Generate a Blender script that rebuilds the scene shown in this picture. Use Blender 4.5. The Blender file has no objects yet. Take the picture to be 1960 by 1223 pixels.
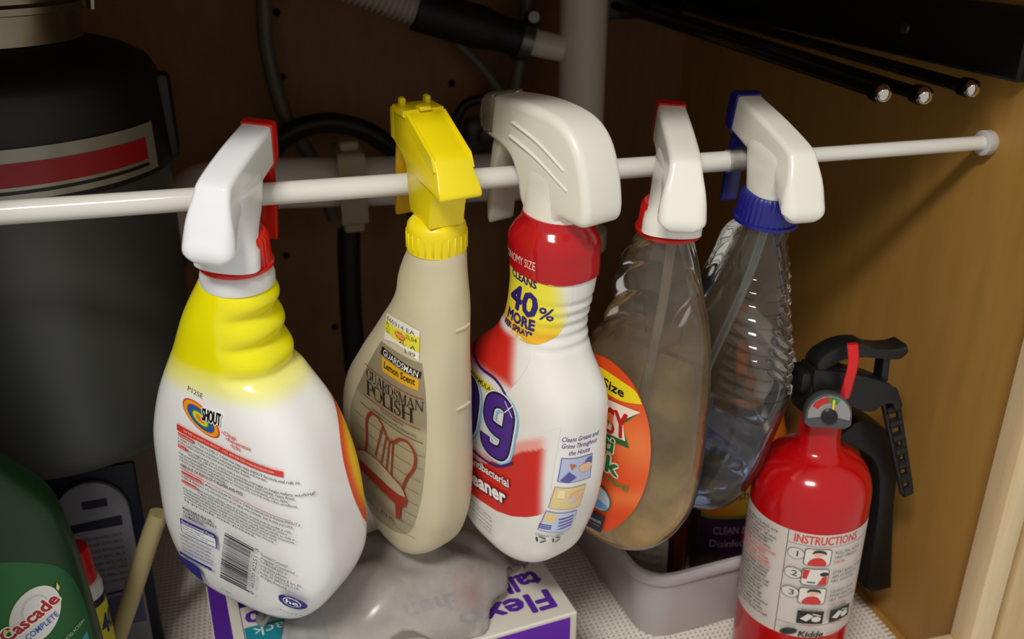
import bpy, bmesh, math, random
import numpy as np
from math import sin, cos, tan, pi, radians, sqrt, atan2, exp
from mathutils import Vector, Matrix, Euler
from mathutils.bvhtree import BVHTree
from mathutils.geometry import delaunay_2d_cdt, tessellate_polygon

random.seed(7)
rng = np.random.RandomState(11)
S = bpy.context.scene
COL = S.collection

# ------------------------------------------------------------------ camera, light, exposure
# world: X along the rod (right), Y into the cabinet, Z up, cabinet floor at z = 0, metres
PITCH, YAW = radians(24), radians(15)
cam = bpy.data.cameras.new('camera')
cam.sensor_width = 36.0
cam.lens = 36.0 * 1780 / 1960
cam.clip_start = 0.02
cam.dof.use_dof = True
cam.dof.focus_distance = 0.55
cam.dof.aperture_fstop = 9.0
camo = bpy.data.objects.new('camera', cam); COL.objects.link(camo)
camo.location = (0, -0.5355, 0.58)
camo.rotation_euler = Euler((pi/2 - PITCH, 0, -YAW), 'XYZ')
S.camera = camo

W = bpy.data.worlds.new('room_light'); S.world = W
W.use_nodes = True
W.node_tree.nodes['Background'].inputs[0].default_value = (1.0, 0.97, 0.93, 1)
W.node_tree.nodes['Background'].inputs[1].default_value = 0.52

def area(name, loc, target, sx, sy, power, color):
    l = bpy.data.lights.new(name, 'AREA'); l.shape = 'RECTANGLE'; l.size = sx; l.size_y = sy
    l.energy = power; l.color = color
    o = bpy.data.objects.new(name, l); COL.objects.link(o); o.location = loc
    o.rotation_euler = (Vector(target) - Vector(loc)).to_track_quat('-Z', 'Y').to_euler()
    return o
area('kitchen_ceiling_light', (-0.50, -1.12, 1.72), (0.12, 0.0, 0.3), 0.5, 0.22, 22, (1.0, 0.97, 0.92))

S.view_settings.view_transform = 'Standard'
S.view_settings.look = 'None'
S.view_settings.gamma = 1.0
S.view_settings.use_curve_mapping = False
S.view_settings.exposure = 0.0

# ------------------------------------------------------------------ materials
MATS = {}
def srgb(c):
    if isinstance(c, str):
        c = tuple(int(c[i:i+2], 16)/255 for i in (0, 2, 4))
    return tuple((v/12.92 if v <= 0.04045 else ((v+0.055)/1.055)**2.4) for v in c[:3]) + (1.0,)

def newmat(name):
    m = bpy.data.materials.new(name); m.use_nodes = True
    b = m.node_tree.nodes['Principled BSDF']
    return m, m.node_tree, b

def noise_mix(nt, b, col, amount, scale, stretch=(1, 1, 1), rough=None):
    """subtle colour mottling so no surface is a dead flat tone"""
    tc = nt.nodes.new('ShaderNodeTexCoord'); mp = nt.nodes.new('ShaderNodeMapping')
    mp.inputs['Scale'].default_value = stretch
    n = nt.nodes.new('ShaderNodeTexNoise'); n.inputs['Scale'].default_value = scale; n.inputs['Detail'].default_value = 4
    r = nt.nodes.new('ShaderNodeMix'); r.data_type = 'RGBA'
    nt.links.new(tc.outputs['Object'], mp.inputs[0]); nt.links.new(mp.outputs[0], n.inputs['Vector'])
    nt.links.new(n.outputs['Fac'], r.inputs[0])
    c = srgb(col)
    r.inputs[6].default_value = tuple(v*(1-amount) for v in c[:3]) + (1,)
    r.inputs[7].default_value = tuple(min(1, v*(1+amount)) for v in c[:3]) + (1,)
    nt.links.new(r.outputs[2], b.inputs['Base Color'])
    return r

def plastic(col, rough=0.32, metal=0.0, mott=0.05, scale=40, name=None, sss=0.0, bump=0.0):
    key = ('p', col, rough, metal, mott, scale, sss, bump)
    if key in MATS: return MATS[key]
    m, nt, b = newmat(name or ('plastic_' + (col if isinstance(col, str) else 'mix')))
    noise_mix(nt, b, col, mott, scale)
    b.inputs['Roughness'].default_value = rough
    b.inputs['Metallic'].default_value = metal
    if sss:
        b.inputs['Subsurface Weight'].default_value = sss
        b.inputs['Subsurface Radius'].default_value = (0.01, 0.009, 0.007)
        b.inputs['Subsurface Scale'].default_value = 0.3
    if bump:
        n = nt.nodes.new('ShaderNodeTexNoise'); n.inputs['Scale'].default_value = 250
        bp = nt.nodes.new('ShaderNodeBump'); bp.inputs['Strength'].default_value = bump; bp.inputs['Distance'].default_value = 0.0006
        nt.links.new(n.outputs['Fac'], bp.inputs['Height']); nt.links.new(bp.outputs[0], b.inputs['Normal'])
    MATS[key] = m
    return m

def ink(col, rough=0.45):
    key = ('ink', col, rough)
    if key in MATS: return MATS[key]
    m, nt, b = newmat('ink_' + col)
    b.inputs['Base Color'].default_value = srgb(col); b.inputs['Roughness'].default_value = rough
    MATS[key] = m
    return m

def vcol_mat(rough=0.38):
    key = ('vcol', rough)
    if key in MATS: return MATS[key]
    m, nt, b = newmat('printed_colour')
    a = nt.nodes.new('ShaderNodeAttribute'); a.attribute_name = 'print'
    nt.links.new(a.outputs['Color'], b.inputs['Base Color']); b.inputs['Roughness'].default_value = rough
    MATS[key] = m
    return m

def wood(name, dark, light, axis_scale, rough=0.45, scale=9):
    m, nt, b = newmat(name)
    tc = nt.nodes.new('ShaderNodeTexCoord'); mp = nt.nodes.new('ShaderNodeMapping'); mp.inputs['Scale'].default_value = axis_scale
    n = nt.nodes.new('ShaderNodeTexNoise'); n.inputs['Scale'].default_value = scale; n.inputs['Detail'].default_value = 7; n.inputs['Roughness'].default_value = 0.6
    n2 = nt.nodes.new('ShaderNodeTexNoise'); n2.inputs['Scale'].default_value = 3.0; n2.inputs['Detail'].default_value = 3
    add = nt.nodes.new('ShaderNodeMath'); add.operation = 'MULTIPLY_ADD'; add.inputs[1].default_value = 0.65
    sc = nt.nodes.new('ShaderNodeMath'); sc.operation = 'MULTIPLY'; sc.inputs[1].default_value = 0.35
    cr = nt.nodes.new('ShaderNodeValToRGB')
    cr.color_ramp.elements[0].position = 0.35; cr.color_ramp.elements[0].color = srgb(dark)
    cr.color_ramp.elements[1].position = 0.68; cr.color_ramp.elements[1].color = srgb(light)
    L = nt.links.new
    L(tc.outputs['Object'], mp.inputs[0]); L(mp.outputs[0], n.inputs['Vector']); L(tc.outputs['Object'], n2.inputs['Vector'])
    L(n2.outputs['Fac'], sc.inputs[0]); L(n.outputs['Fac'], add.inputs[0]); L(sc.outputs[0], add.inputs[2])
    L(add.outputs[0], cr.inputs[0]); L(cr.outputs[0], b.inputs['Base Color'])
    b.inputs['Roughness'].default_value = rough
    bp = nt.nodes.new('ShaderNodeBump'); bp.inputs['Strength'].default_value = 0.12; bp.inputs['Distance'].default_value = 0.001
    L(n.outputs['Fac'], bp.inputs['Height']); L(bp.outputs[0], b.inputs['Normal'])
    return m

def clear(name, tint, haze, hazecol, rough=0.06, ior=1.45, edge=1.0, zgrad=None):
    """thin-walled clear plastic: see-through, fresnel gloss, a little dust haze"""
    m = bpy.data.materials.new(name); m.use_nodes = True; nt = m.node_tree; nt.nodes.clear(); L = nt.links.new
    out = nt.nodes.new('ShaderNodeOutputMaterial')
    tr = nt.nodes.new('ShaderNodeBsdfTransparent'); tr.inputs[0].default_value = tint + (1,)
    gl = nt.nodes.new('ShaderNodeBsdfGlossy'); gl.inputs['Roughness'].default_value = rough; gl.inputs[0].default_value = (1, 1, 1, 1)
    df = nt.nodes.new('ShaderNodeBsdfDiffuse'); df.inputs[0].default_value = srgb(hazecol)
    fr = nt.nodes.new('ShaderNodeFresnel'); fr.inputs['IOR'].default_value = ior
    ns = nt.nodes.new('ShaderNodeTexNoise'); ns.inputs['Scale'].default_value = 30; ns.inputs['Detail'].default_value = 5
    tc = nt.nodes.new('ShaderNodeTexCoord'); L(tc.outputs['Object'], ns.inputs['Vector'])
    hz = nt.nodes.new('ShaderNodeMath'); hz.operation = 'MULTIPLY'; hz.inputs[1].default_value = haze*2
    L(ns.outputs['Fac'], hz.inputs[0])
    if zgrad:      # film thickens towards the bottom of the bottle
        sp = nt.nodes.new('ShaderNodeSeparateXYZ'); mr = nt.nodes.new('ShaderNodeMapRange'); mu = nt.nodes.new('ShaderNodeMath'); mu.operation = 'MULTIPLY'
        mr.inputs['From Min'].default_value = zgrad[0]; mr.inputs['From Max'].default_value = zgrad[1]
        L(tc.outputs['Object'], sp.inputs[0]); L(sp.outputs['Z'], mr.inputs['Value']); L(hz.outputs[0], mu.inputs[0]); L(mr.outputs[0], mu.inputs[1]); hz = mu
    m1 = nt.nodes.new('ShaderNodeMixShader'); m2 = nt.nodes.new('ShaderNodeMixShader')
    L(hz.outputs[0], m1.inputs[0]); L(tr.outputs[0], m1.inputs[1]); L(df.outputs[0], m1.inputs[2])
    ed = nt.nodes.new('ShaderNodeMath'); ed.operation = 'MULTIPLY'; ed.inputs[1].default_value = edge
    L(fr.outputs[0], ed.inputs[0]); L(ed.outputs[0], m2.inputs[0]); L(m1.outputs[0], m2.inputs[1]); L(gl.outputs[0], m2.inputs[2])
    L(m2.outputs[0], out.inputs[0])
    return m

def white_yellow_neck():
    """glossy white bottle plastic whose neck is sprayed yellow and fades out below the grip"""
    m, nt, b = newmat('white_plastic_yellow_neck'); L = nt.links.new
    tc = nt.nodes.new('ShaderNodeTexCoord'); sp = nt.nodes.new('ShaderNodeSeparateXYZ')
    L(tc.outputs['Object'], sp.inputs[0])
    ns = nt.nodes.new('ShaderNodeTexNoise'); ns.inputs['Scale'].default_value = 18; L(tc.outputs['Object'], ns.inputs['Vector'])
    # lower edge: tilts down slightly towards -x
    md = nt.nodes.new('ShaderNodeMath'); md.operation = 'MULTIPLY_ADD'; md.inputs[1].default_value = -0.06
    L(sp.outputs['X'], md.inputs[0]); L(sp.outputs['Z'], md.inputs[2])
    cr = nt.nodes.new('ShaderNodeValToRGB'); mr = nt.nodes.new('ShaderNodeMapRange')
    mr.inputs['From Min'].default_value = -0.10; mr.inputs['From Max'].default_value = 0.0
    L(md.outputs[0], mr.inputs['Value']); L(mr.outputs[0], cr.inputs[0])
    e = cr.color_ramp.elements
    wh, ye = srgb('EEEEEC'), srgb('F0E70A')
    e[0].position = 0.22; e[0].color = wh
    e[1].position = 0.44; e[1].color = ye
    x = e.new(0.30); x.color = srgb('F3F0A0')
    x = e.new(0.905); x.color = ye
    x = e.new(0.915); x.color = wh
    L(cr.outputs[0], b.inputs['Base Color'])
    b.inputs['Roughness'].default_value = 0.16
    return m

# ------------------------------------------------------------------ geometry helpers
def link(o, parent=None):
    COL.objects.link(o)
    if parent: o.parent = parent
    return o

def tag(o, label=None, cat=None, group=None, kind=None):
    if label: o['label'] = label
    if cat: o['category'] = cat
    if group: o['group'] = group
    if kind: o['kind'] = kind
    return o

def empty(name, loc, rot=None):
    o = bpy.data.objects.new(name, None); link(o); o.location = loc; o.empty_display_size = 0.02
    if rot is not None: o.rotation_euler = rot
    return o

class MB:
    """collects pieces of one mesh"""
    def __init__(s): s.v = []; s.f = []; s.m = []
    def add(s, vf, m=0, mat=None):
        v, f = vf; o = len(s.v)
        if mat is not None: v = [tuple(mat @ Vector(p)) for p in v]
        s.v += [tuple(p) for p in v]; s.f += [tuple(i+o for i in q) for q in f]; s.m += [m]*len(f)
        return s
    def build(s, name, mats, parent=None, smooth=True, sharp=38, loc=None, merge=False):
        me = bpy.data.meshes.new(name); me.from_pydata(s.v, [], s.f)
        if not isinstance(mats, (list, tuple)): mats = [mats]
        for mt in mats: me.materials.append(mt)
        me.polygons.foreach_set('material_index', s.m)
        bm = bmesh.new(); bm.from_mesh(me)
        if merge: bmesh.ops.remove_doubles(bm, verts=bm.verts, dist=1e-6)
        bmesh.ops.recalc_face_normals(bm, faces=bm.faces)
        if smooth:
            lim = radians(sharp)
            for fc in bm.faces: fc.smooth = True
            for ed in bm.edges:
                if len(ed.link_faces) == 2 and ed.calc_face_angle(0) > lim: ed.smooth = False
        bm.to_mesh(me); bm.free(); me.update()
        o = bpy.data.objects.new(name, me); link(o, parent)
        if loc is not None: o.location = loc
        return o

def rings(rs, cap0=True, cap1=True, closed=False):
    v = []; f = []; n = len(rs[0]); k = len(rs)
    for r in rs: v += [tuple(p) for p in r]
    for i in range(k if closed else k-1):
        for j in range(n):
            a, b = i*n+j, i*n+(j+1) % n; c, d = ((i+1) % k)*n+(j+1) % n, ((i+1) % k)*n+j
            f.append((a, b, c, d))
    if not closed:
        if cap0: f.append(tuple(range(n-1, -1, -1)))
        if cap1: f.append(tuple((k-1)*n+j for j in range(n)))
    return v, f

def lathe(prof, seg=40, cx=0, cy=0):
    rs = [[(cx+r*cos(2*pi*j/seg), cy+r*sin(2*pi*j/seg), z) for j in range(seg)] for r, z in prof]
    return rings(rs)

def catmull(pts, per=8):
    P = [Vector(p) for p in pts]
    if len(P) < 3: return P
    out = []
    for i in range(len(P)-1):
        p0 = P[i-1] if i else P[0]*2-P[1]; p1, p2 = P[i], P[i+1]; p3 = P[i+2] if i+2 < len(P) else P[-1]*2-P[-2]
        for k in range(per):
            t = k/per
            out.append(0.5*((2*p1)+(p2-p0)*t+(2*p0-5*p1+4*p2-p3)*t*t+(3*p1-p0-3*p2+p3)*t**3))
    return out+[P[-1]]

def tube(path, r, seg=16, per=8, smooth=True, caps=True):
    P = catmull(path, per) if smooth else [Vector(p) for p in path]
    n = len(P); rs = []
    T = [(P[min(i+1, n-1)]-P[max(i-1, 0)]).normalized() for i in range(n)]
    up = Vector((0, 0, 1)) if abs(T[0].z) < 0.9 else Vector((1, 0, 0))
    nrm = (up-T[0]*up.dot(T[0])).normalized()
    for i in range(n):
        nrm = (nrm-T[i]*nrm.dot(T[i])).normalized(); bi = T[i].cross(nrm)
        rr = r(i/(n-1)) if callable(r) else r
        rs.append([P[i]+(nrm*cos(2*pi*j/seg)+bi*sin(2*pi*j/seg))*rr for j in range(seg)])
    return rings(rs, caps, caps)

def rbox(sx, sy, sz, r=0.002, seg=2, c=(0, 0, 0)):
    bm = bmesh.new(); bmesh.ops.create_cube(bm, size=1)
    bmesh.ops.scale(bm, vec=(sx, sy, sz), verts=bm.verts)
    if r > 0: bmesh.ops.bevel(bm, geom=list(bm.edges), offset=min(r, 0.49*min(sx, sy, sz)), segments=seg, affect='EDGES', profile=0.5)
    bmesh.ops.translate(bm, vec=c, verts=bm.verts); bm.verts.index_update()
    v = [tuple(p.co) for p in bm.verts]; f = [tuple(q.index for q in fc.verts) for fc in bm.faces]; bm.free()
    return v, f

def boxmm(x0, x1, y0, y1, z0, z1, r=0.0, seg=2):
    return rbox(x1-x0, y1-y0, z1-z0, r, seg, ((x0+x1)/2, (y0+y1)/2, (z0+z1)/2))

def smooth_outline(pts, corner=(), per=5):
    """closed catmull outline; indices in corner stay sharp"""
    n = len(pts); out = []
    P = [Vector((p[0], p[1])) for p in pts]
    for i in range(n):
        p0, p1, p2, p3 = P[i-1], P[i], P[(i+1) % n], P[(i+2) % n]
        if i in corner: p0 = p1
        if (i+1) % n in corner: p3 = p2
        if i in corner and (i+1) % n in corner:
            out.append(p1); continue
        for k in range(per):
            t = k/per
            out.append(0.5*((2*p1)+(p2-p0)*t+(2*p0-5*p1+4*p2-p3)*t*t+(3*p1-p0-3*p2+p3)*t**3))
    return [(q.x, q.y) for q in out]

def slab(outline, hw, r=0.003, steps=3):
    """side profile (u,z) given thickness 2*hw(u,z) along v with rounded edges"""
    O = [Vector(p) for p in outline]; n = len(O)
    ar = sum(O[i].x*O[(i+1) % n].y-O[(i+1) % n].x*O[i].y for i in range(n))
    if ar < 0: O = O[::-1]
    N = []
    for i in range(n):
        d1 = (O[i]-O[i-1]).normalized(); d2 = (O[(i+1) % n]-O[i]).normalized()
        a = Vector((-d1.y, d1.x)); b = Vector((-d2.y, d2.x)); m = (a+b)
        m = m.normalized() if m.length > 1e-6 else a
        N.append(m/max(0.6, m.dot(a)))
    w = (lambda p: hw) if not callable(hw) else hw
    rs = []
    rf = r if callable(r) else (lambda p: r)
    prof = [(1-sin(k*pi/2/steps), 1-cos(k*pi/2/steps)) for k in range(steps+1)]   # (inset, depth from side) in radii
    lay = [(ins, -1, dep) for ins, dep in prof]+[(ins, 1, dep) for ins, dep in prof[::-1]]
    R_ = [rf(p) for p in O]
    for ins, sg, dep in lay:
        rs.append([((O[i]+N[i]*ins*R_[i]).x, sg*(w(O[i])-dep*R_[i]), (O[i]+N[i]*ins*R_[i]).y) for i in range(n)])
    v, f = rings(rs, False, False)
    base = len(rs)-1
    tri = tessellate_polygon([[Vector((q[0], q[2], 0)) for q in rs[0]]])
    f += [(a, b, c) for a, b, c in tri]
    f += [(c+base*n, b+base*n, a+base*n) for a, b, c in tri]
    return v, f

def cr_interp(xs, ys, x):
    xs = np.array(xs, float); ys = np.array(ys, float); m = np.gradient(ys, xs)
    j = np.clip(np.searchsorted(xs, x)-1, 0, len(xs)-2); h = xs[j+1]-xs[j]; t = (x-xs[j])/h
    return (2*t**3-3*t**2+1)*ys[j]+(t**3-2*t**2+t)*h*m[j]+(-2*t**3+3*t**2)*ys[j+1]+(t**3-t**2)*h*m[j+1]

def loft(kz, aL, aR, b, n, nr=110, ns=80, deform=None, inset=0.0, bottom_r=0.012):
    o = np.argsort(kz); kz, aL, aR, b, n = [np.array(q, float)[o] for q in (kz, aL, aR, b, n)]
    z = np.linspace(kz[0], kz[-1], nr)
    z = np.concatenate([kz[0]+bottom_r*(1-np.cos(np.linspace(0, pi/2, 8)))*0+bottom_r*np.linspace(0, 1, 8)**2, z[z > kz[0]+bottom_r]])
    L, R, B = cr_interp(kz, aL, z), cr_interp(kz, aR, z), cr_interp(kz, b, z); nn = np.interp(z, kz, n)
    t = np.linspace(0, 2*pi, ns, endpoint=False); c, s = np.cos(t), np.sin(t); rs = []
    for i in range(len(z)):
        e = 2/nn[i]; x = np.sign(c)*abs(c)**e; y = np.sign(s)*abs(s)**e
        d = max(0.0, 1-(z[i]-z[0])/bottom_r) if bottom_r > 0 else 0
        sh = bottom_r*0.75*(1-sqrt(max(0, 1-d*d)))+inset
        cx, a = (R[i]-L[i])/2, max(0.001, (R[i]+L[i])/2-sh); bb = max(0.001, B[i]-sh)
        ring = [(cx+a*x[j], bb*y[j], z[i]) for j in range(ns)]
        if deform: ring = [deform(p) for p in ring]
        rs.append(ring)
    return rings(rs)

def lean(fn, dl):
    """shift a thinner body towards its label side below the neck"""
    def g(p):
        x, y, z = fn(p) if fn else p
        return (x, y-dl*sstep(-.015, -.085, z), z)
    return g

def bvh_of(vf):
    return BVHTree.FromPolygons([Vector(p) for p in vf[0]], vf[1])

# ------------------------------------------------------------------ printing: lettering and label shapes laid on real surfaces
_fc = bpy.data.curves.new('type_setter', 'FONT'); _fo = bpy.data.objects.new('type_setter', _fc)
_fc.resolution_u = 2
_cache = {}
def glyphs(s, bold=0.0, shear=0.0, space=1.0):
    k = (s, bold, shear, space)
    if k in _cache: return _cache[k]
    _fc.body = s; _fc.size = 1.0; _fc.offset = bold; _fc.shear = shear; _fc.space_character = space
    me = _fo.to_mesh()
    v = [(p.co.x, p.co.y) for p in me.vertices]; f = []
    me.calc_loop_triangles()
    f = [tuple(t.vertices) for t in me.loop_triangles]
    _fo.to_mesh_clear()
    _cache[k] = (v, f)
    return v, f
CAPH = max(p[1] for p in glyphs('H')[0])

def dense(outline, step):
    n = len(outline); pts = []
    for i in range(n):
        a = Vector(outline[i]); b = Vector(outline[(i+1) % n]); k = max(1, int((b-a).length/step))
        pts += [a+(b-a)*j/k for j in range(k)]
    m = len(pts); ed = [(i, (i+1) % m) for i in range(m)]
    x0, x1 = min(p.x for p in pts), max(p.x for p in pts); y0, y1 = min(p.y for p in pts), max(p.y for p in pts)
    grid = [Vector((x0+step*(i+0.5), y0+step*(j+0.5))) for i in range(int((x1-x0)/step)+1) for j in range(int((y1-y0)/step)+1)]
    v, e, f, _, _, _ = delaunay_2d_cdt(pts+grid, ed, [tuple(range(m))], 1, 1e-7)
    return [(p.x, p.y) for p in v], [tuple(q) for q in f]

def ellipse(cx, cy, a, b, rot=0, n=36):
    c, s = cos(rot), sin(rot)
    return [(cx+a*cos(t)*c-b*sin(t)*s, cy+a*cos(t)*s+b*sin(t)*c) for t in [2*pi*i/n for i in range(n)]]

def rrect(x0, x1, y0, y1, r=0.001, n=4):
    out = []
    for cx, cy, a0 in ((x1-r, y1-r, 0), (x0+r, y1-r, 90), (x0+r, y0+r, 180), (x1-r, y0+r, 270)):
        out += [(cx+r*cos(radians(a0+90*k/n)), cy+r*sin(radians(a0+90*k/n))) for k in range(n+1)]
    return out

def stroke(pts, w, per=6, smooth=True):
    P = catmull([(p[0], p[1], 0) for p in pts], per) if smooth and len(pts) > 2 else [Vector((p[0], p[1], 0)) for p in pts]
    L, R = [], []
    for i in range(len(P)):
        d = (P[min(i+1, len(P)-1)]-P[max(i-1, 0)]).normalized(); nn = Vector((-d.y, d.x, 0))*w/2
        L.append(P[i]+nn); R.append(P[i]-nn)
    n = len(L)
    return [(p.x, p.y) for p in L+R], [(i, i+1, n+i+1, n+i) for i in range(n-1)]

def subdiv2(v, f, L):
    v = [tuple(p) for p in v]; tris = []
    for q in f:
        for i in range(1, len(q)-1): tris.append((q[0], q[i], q[i+1]))
    for _ in range(7):
        mid = {}; out = []; split = False
        def mp(a, b):
            k = (min(a, b), max(a, b))
            if k in mid: return mid[k]
            pa, pb = v[a], v[b]
            if (pa[0]-pb[0])**2+(pa[1]-pb[1])**2 <= L*L: mid[k] = None
            else: v.append(((pa[0]+pb[0])/2, (pa[1]+pb[1])/2)); mid[k] = len(v)-1
            return mid[k]
        for a, b, c in tris:
            x, y, z = mp(a, b), mp(b, c), mp(c, a); n = (x is not None)+(y is not None)+(z is not None)
            if n == 0: out.append((a, b, c)); continue
            split = True
            if n == 3: out += [(a, x, z), (x, b, y), (z, y, c), (x, y, z)]; continue
            for _r in range(3):      # rotate so that the pattern starts at a-b
                if (n == 1 and x is not None) or (n == 2 and z is None): break
                a, b, c, x, y, z = b, c, a, y, z, x
            if n == 1: out += [(a, x, c), (x, b, c)]
            else: out += [(x, b, y), (a, x, y), (a, y, c)]
        tris = out
        if not split: break
    return v, tris

class Print:
    """one mesh of printed marks wrapped on a surface. mode: planar seen from angle alpha, or wrapped round an axis"""
    def __init__(s, bvh, alpha=-90, cyl=None, base=0.00022, lay=0.00010):
        s.bvh = bvh; s.al = radians(alpha); s.cyl = cyl; s.v = []; s.f = []; s.m = []; s.mats = []; s.cols = []; s.k = 0; s.base = base; s.lay = lay
    def put(s, p, off):
        if s.cyl:
            r0, cx, cy = s.cyl
            a = s.al+p[0]/r0; n = Vector((cos(a), sin(a), 0)); o = Vector((cx, cy, p[1]))+n*0.3
        else:
            n = Vector((cos(s.al), sin(s.al), 0)); sd = Vector((-sin(s.al), cos(s.al), 0)); o = sd*p[0]+Vector((0, 0, p[1]))+n*0.3
        h, nr, i, d = s.bvh.ray_cast(o, -n, 0.6)
        if h is None: return None
        if nr.dot(n) < 0: nr = -nr
        return h+nr*off
    def mesh(s, v, f, mat, colf=None, fine=0.0022):
        v, f = subdiv2(v, f, fine)
        off = s.base+s.lay*s.k; s.k += 1
        if mat not in s.mats: s.mats.append(mat)
        mi = s.mats.index(mat); o = len(s.v); ok = []
        for p in v:
            q = s.put(p, off); ok.append(q is not None)
            s.v.append(tuple(q) if q is not None else (0, 0, 0)); s.cols.append(srgb(colf(p)) if colf else (1, 1, 1, 1))
        for t in f:
            if all(ok[i] for i in t): s.f.append(tuple(i+o for i in t)); s.m.append(mi)
        return s
    def same(s): s.k -= .97; return s
    def text(s, st, x, z, h, col, w=None, al='L', bold=0.0, shear=0.0, rot=0.0, space=1.0, flip=False, fat=0.0):
        if fat:
            for k in range(8):
                s.text(st, x+fat*cos(k*pi/4), z+fat*sin(k*pi/4), h, col, w, al, bold, shear, rot, space, flip); s.k -= .95
        v, f = glyphs(st, bold, shear, space)
        if not v: return s
        x0, x1 = min(p[0] for p in v), max(p[0] for p in v); sy = h/CAPH; sx = sy if w is None else w/(x1-x0)
        ax = {'L': x0, 'C': (x0+x1)/2, 'R': x1}[al]; c, sn = cos(rot), sin(rot)
        out = [((p[0]-ax)*sx, p[1]*sy) for p in v]
        if flip: out = [(-a, -b) for a, b in out]
        return s.mesh([(x+a*c-b*sn, z+a*sn+b*c) for a, b in out], f, ink(col))
    def poly(s, outline, col, step=0.004):
        v, f = dense(outline, step); return s.mesh(v, f, ink(col))
    def grad(s, outline, colf, step=0.0015):
        v, f = dense(outline, step); return s.mesh(v, f, vcol_mat(), colf)
    def line(s, pts, w, col, smooth=True):
        if not smooth or len(pts) == 2:   # straight runs need intermediate points to follow the surface
            q = []
            for a, b in zip(pts[:-1], pts[1:]):
                k = max(1, int(sqrt((b[0]-a[0])**2+(b[1]-a[1])**2)/0.004)); q += [(a[0]+(b[0]-a[0])*i/k, a[1]+(b[1]-a[1])*i/k) for i in range(k)]
            q.append(pts[-1]); v, f = stroke(q, w, smooth=False)
        else: v, f = stroke(pts, w)
        return s.mesh(v, f, ink(col))
    def build(s, name, parent):
        me = bpy.data.meshes.new(name); me.from_pydata(s.v, [], s.f)
        for mt in s.mats: me.materials.append(mt)
        me.polygons.foreach_set('material_index', s.m)
        at = me.color_attributes.new('print', 'FLOAT_COLOR', 'POINT')
        at.data.foreach_set('color', np.array(s.cols, np.float32).ravel())
        me.polygons.foreach_set('use_smooth', [True]*len(s.f)); me.update()
        bm = bmesh.new(); bm.from_mesh(me)
        bmesh.ops.delete(bm, geom=[q for q in bm.verts if not q.link_faces], context='VERTS')
        bm.to_mesh(me); bm.free()
        return link(bpy.data.objects.new(name, me), parent)

SERIF = {  # strokes (x0,z0,x1,z1,weight) in a unit box, thick and thin like a bookface; arcs as polylines
    'P': (.62, [[(.14, 0), (.14, 1)]], [[(.14, .97), (.42, .97), (.58, .86), (.60, .72), (.54, .58), (.40, .49), (.14, .49)]], [(.02, 0, .28), (.02, 1, .14)], [[(.585, .84), (.60, .62)]]),
    'O': (.78, [[(.08, .66), (.06, .50), (.08, .34)], [(.70, .66), (.72, .50), (.70, .34)]], [[(.08, .66), (.18, .92), (.39, 1.0), (.60, .92), (.70, .66)], [(.08, .34), (.18, .08), (.39, 0), (.60, .08), (.70, .34)]], [], []),
    'L': (.62, [[(.14, 0), (.14, 1)]], [[(.14, .03), (.56, .03), (.60, .26)]], [(.02, 0, .30), (.02, 1, .28)], []),
    'I': (.34, [[(.17, 0), (.17, 1)]], [], [(.03, 0, .28), (.03, 1, .28)], []),
    'S': (.58, [[(.12, .74), (.20, .58), (.42, .46), (.50, .28)]], [[(.49, .98), (.48, .76)], [(.48, .80), (.40, .97), (.26, 1.0), (.14, .92), (.11, .76)], [(.50, .28), (.44, .08), (.28, 0), (.12, .08), (.07, .28)], [(.07, .30), (.07, .02)]], [], []),
    'H': (.82, [[(.14, 0), (.14, 1)], [(.66, 0), (.66, 1)]], [[(.14, .5), (.66, .5)]], [(.02, 0, .26), (.02, 1, .26), (.54, 0, .26), (.54, 1, .26)], []),
    'G': (.76, [[(.10, .70), (.06, .50), (.10, .30)], [(.64, .40), (.64, .06)]], [[(.10, .70), (.20, .93), (.40, 1.0), (.56, .92), (.64, .72)], [(.65, .98), (.64, .72)], [(.10, .30), (.20, .07), (.40, 0), (.56, .05), (.64, .14)]], [(.50, .40, .26)], []),
    'U': (.78, [[(.14, 1), (.14, .36), (.18, .16)]], [[(.18, .16), (.28, .03), (.42, 0), (.56, .06), (.63, .24), (.64, 1)]], [(.02, 1, .26), (.54, 1, .22)], []),
    'A': (.76, [[(.38, 1.0), (.66, 0)]], [[(.38, 1.0), (.10, 0)], [(.20, .34), (.56, .34)]], [(.00, 0, .22), (.52, 0, .26)], []),
    'R': (.74, [[(.14, 0), (.14, 1)], [(.36, .48), (.62, 0)]], [[(.14, .97), (.42, .97), (.55, .86), (.57, .73), (.52, .58), (.40, .49), (.14, .49)]], [(.02, 0, .26), (.02, 1, .14), (.54, 0, .20)], [[(.56, .84), (.57, .62)]]),
    'D': (.78, [[(.14, 0), (.14, 1)], [(.66, .70), (.69, .50), (.66, .30)]], [[(.14, .97), (.40, .97), (.58, .88), (.66, .70)], [(.14, .03), (.40, .03), (.58, .12), (.66, .30)]], [(.02, 0, .14), (.02, 1, .14)], []),
    'M': (.98, [[(.16, 1), (.48, .06)], [(.82, 0), (.82, 1)]], [[(.13, 0), (.13, 1)], [(.48, .06), (.82, 1)]], [(.02, 0, .22), (.02, 1, .16), (.70, 0, .26), (.80, 1, .16)], []),
    'N': (.84, [[(.14, 1), (.68, .02)]], [[(.14, 0), (.14, 1)], [(.68, 0), (.68, 1)]], [(.02, 0, .24), (.02, 1, .14), (.56, 1, .24)], []),
}
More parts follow.
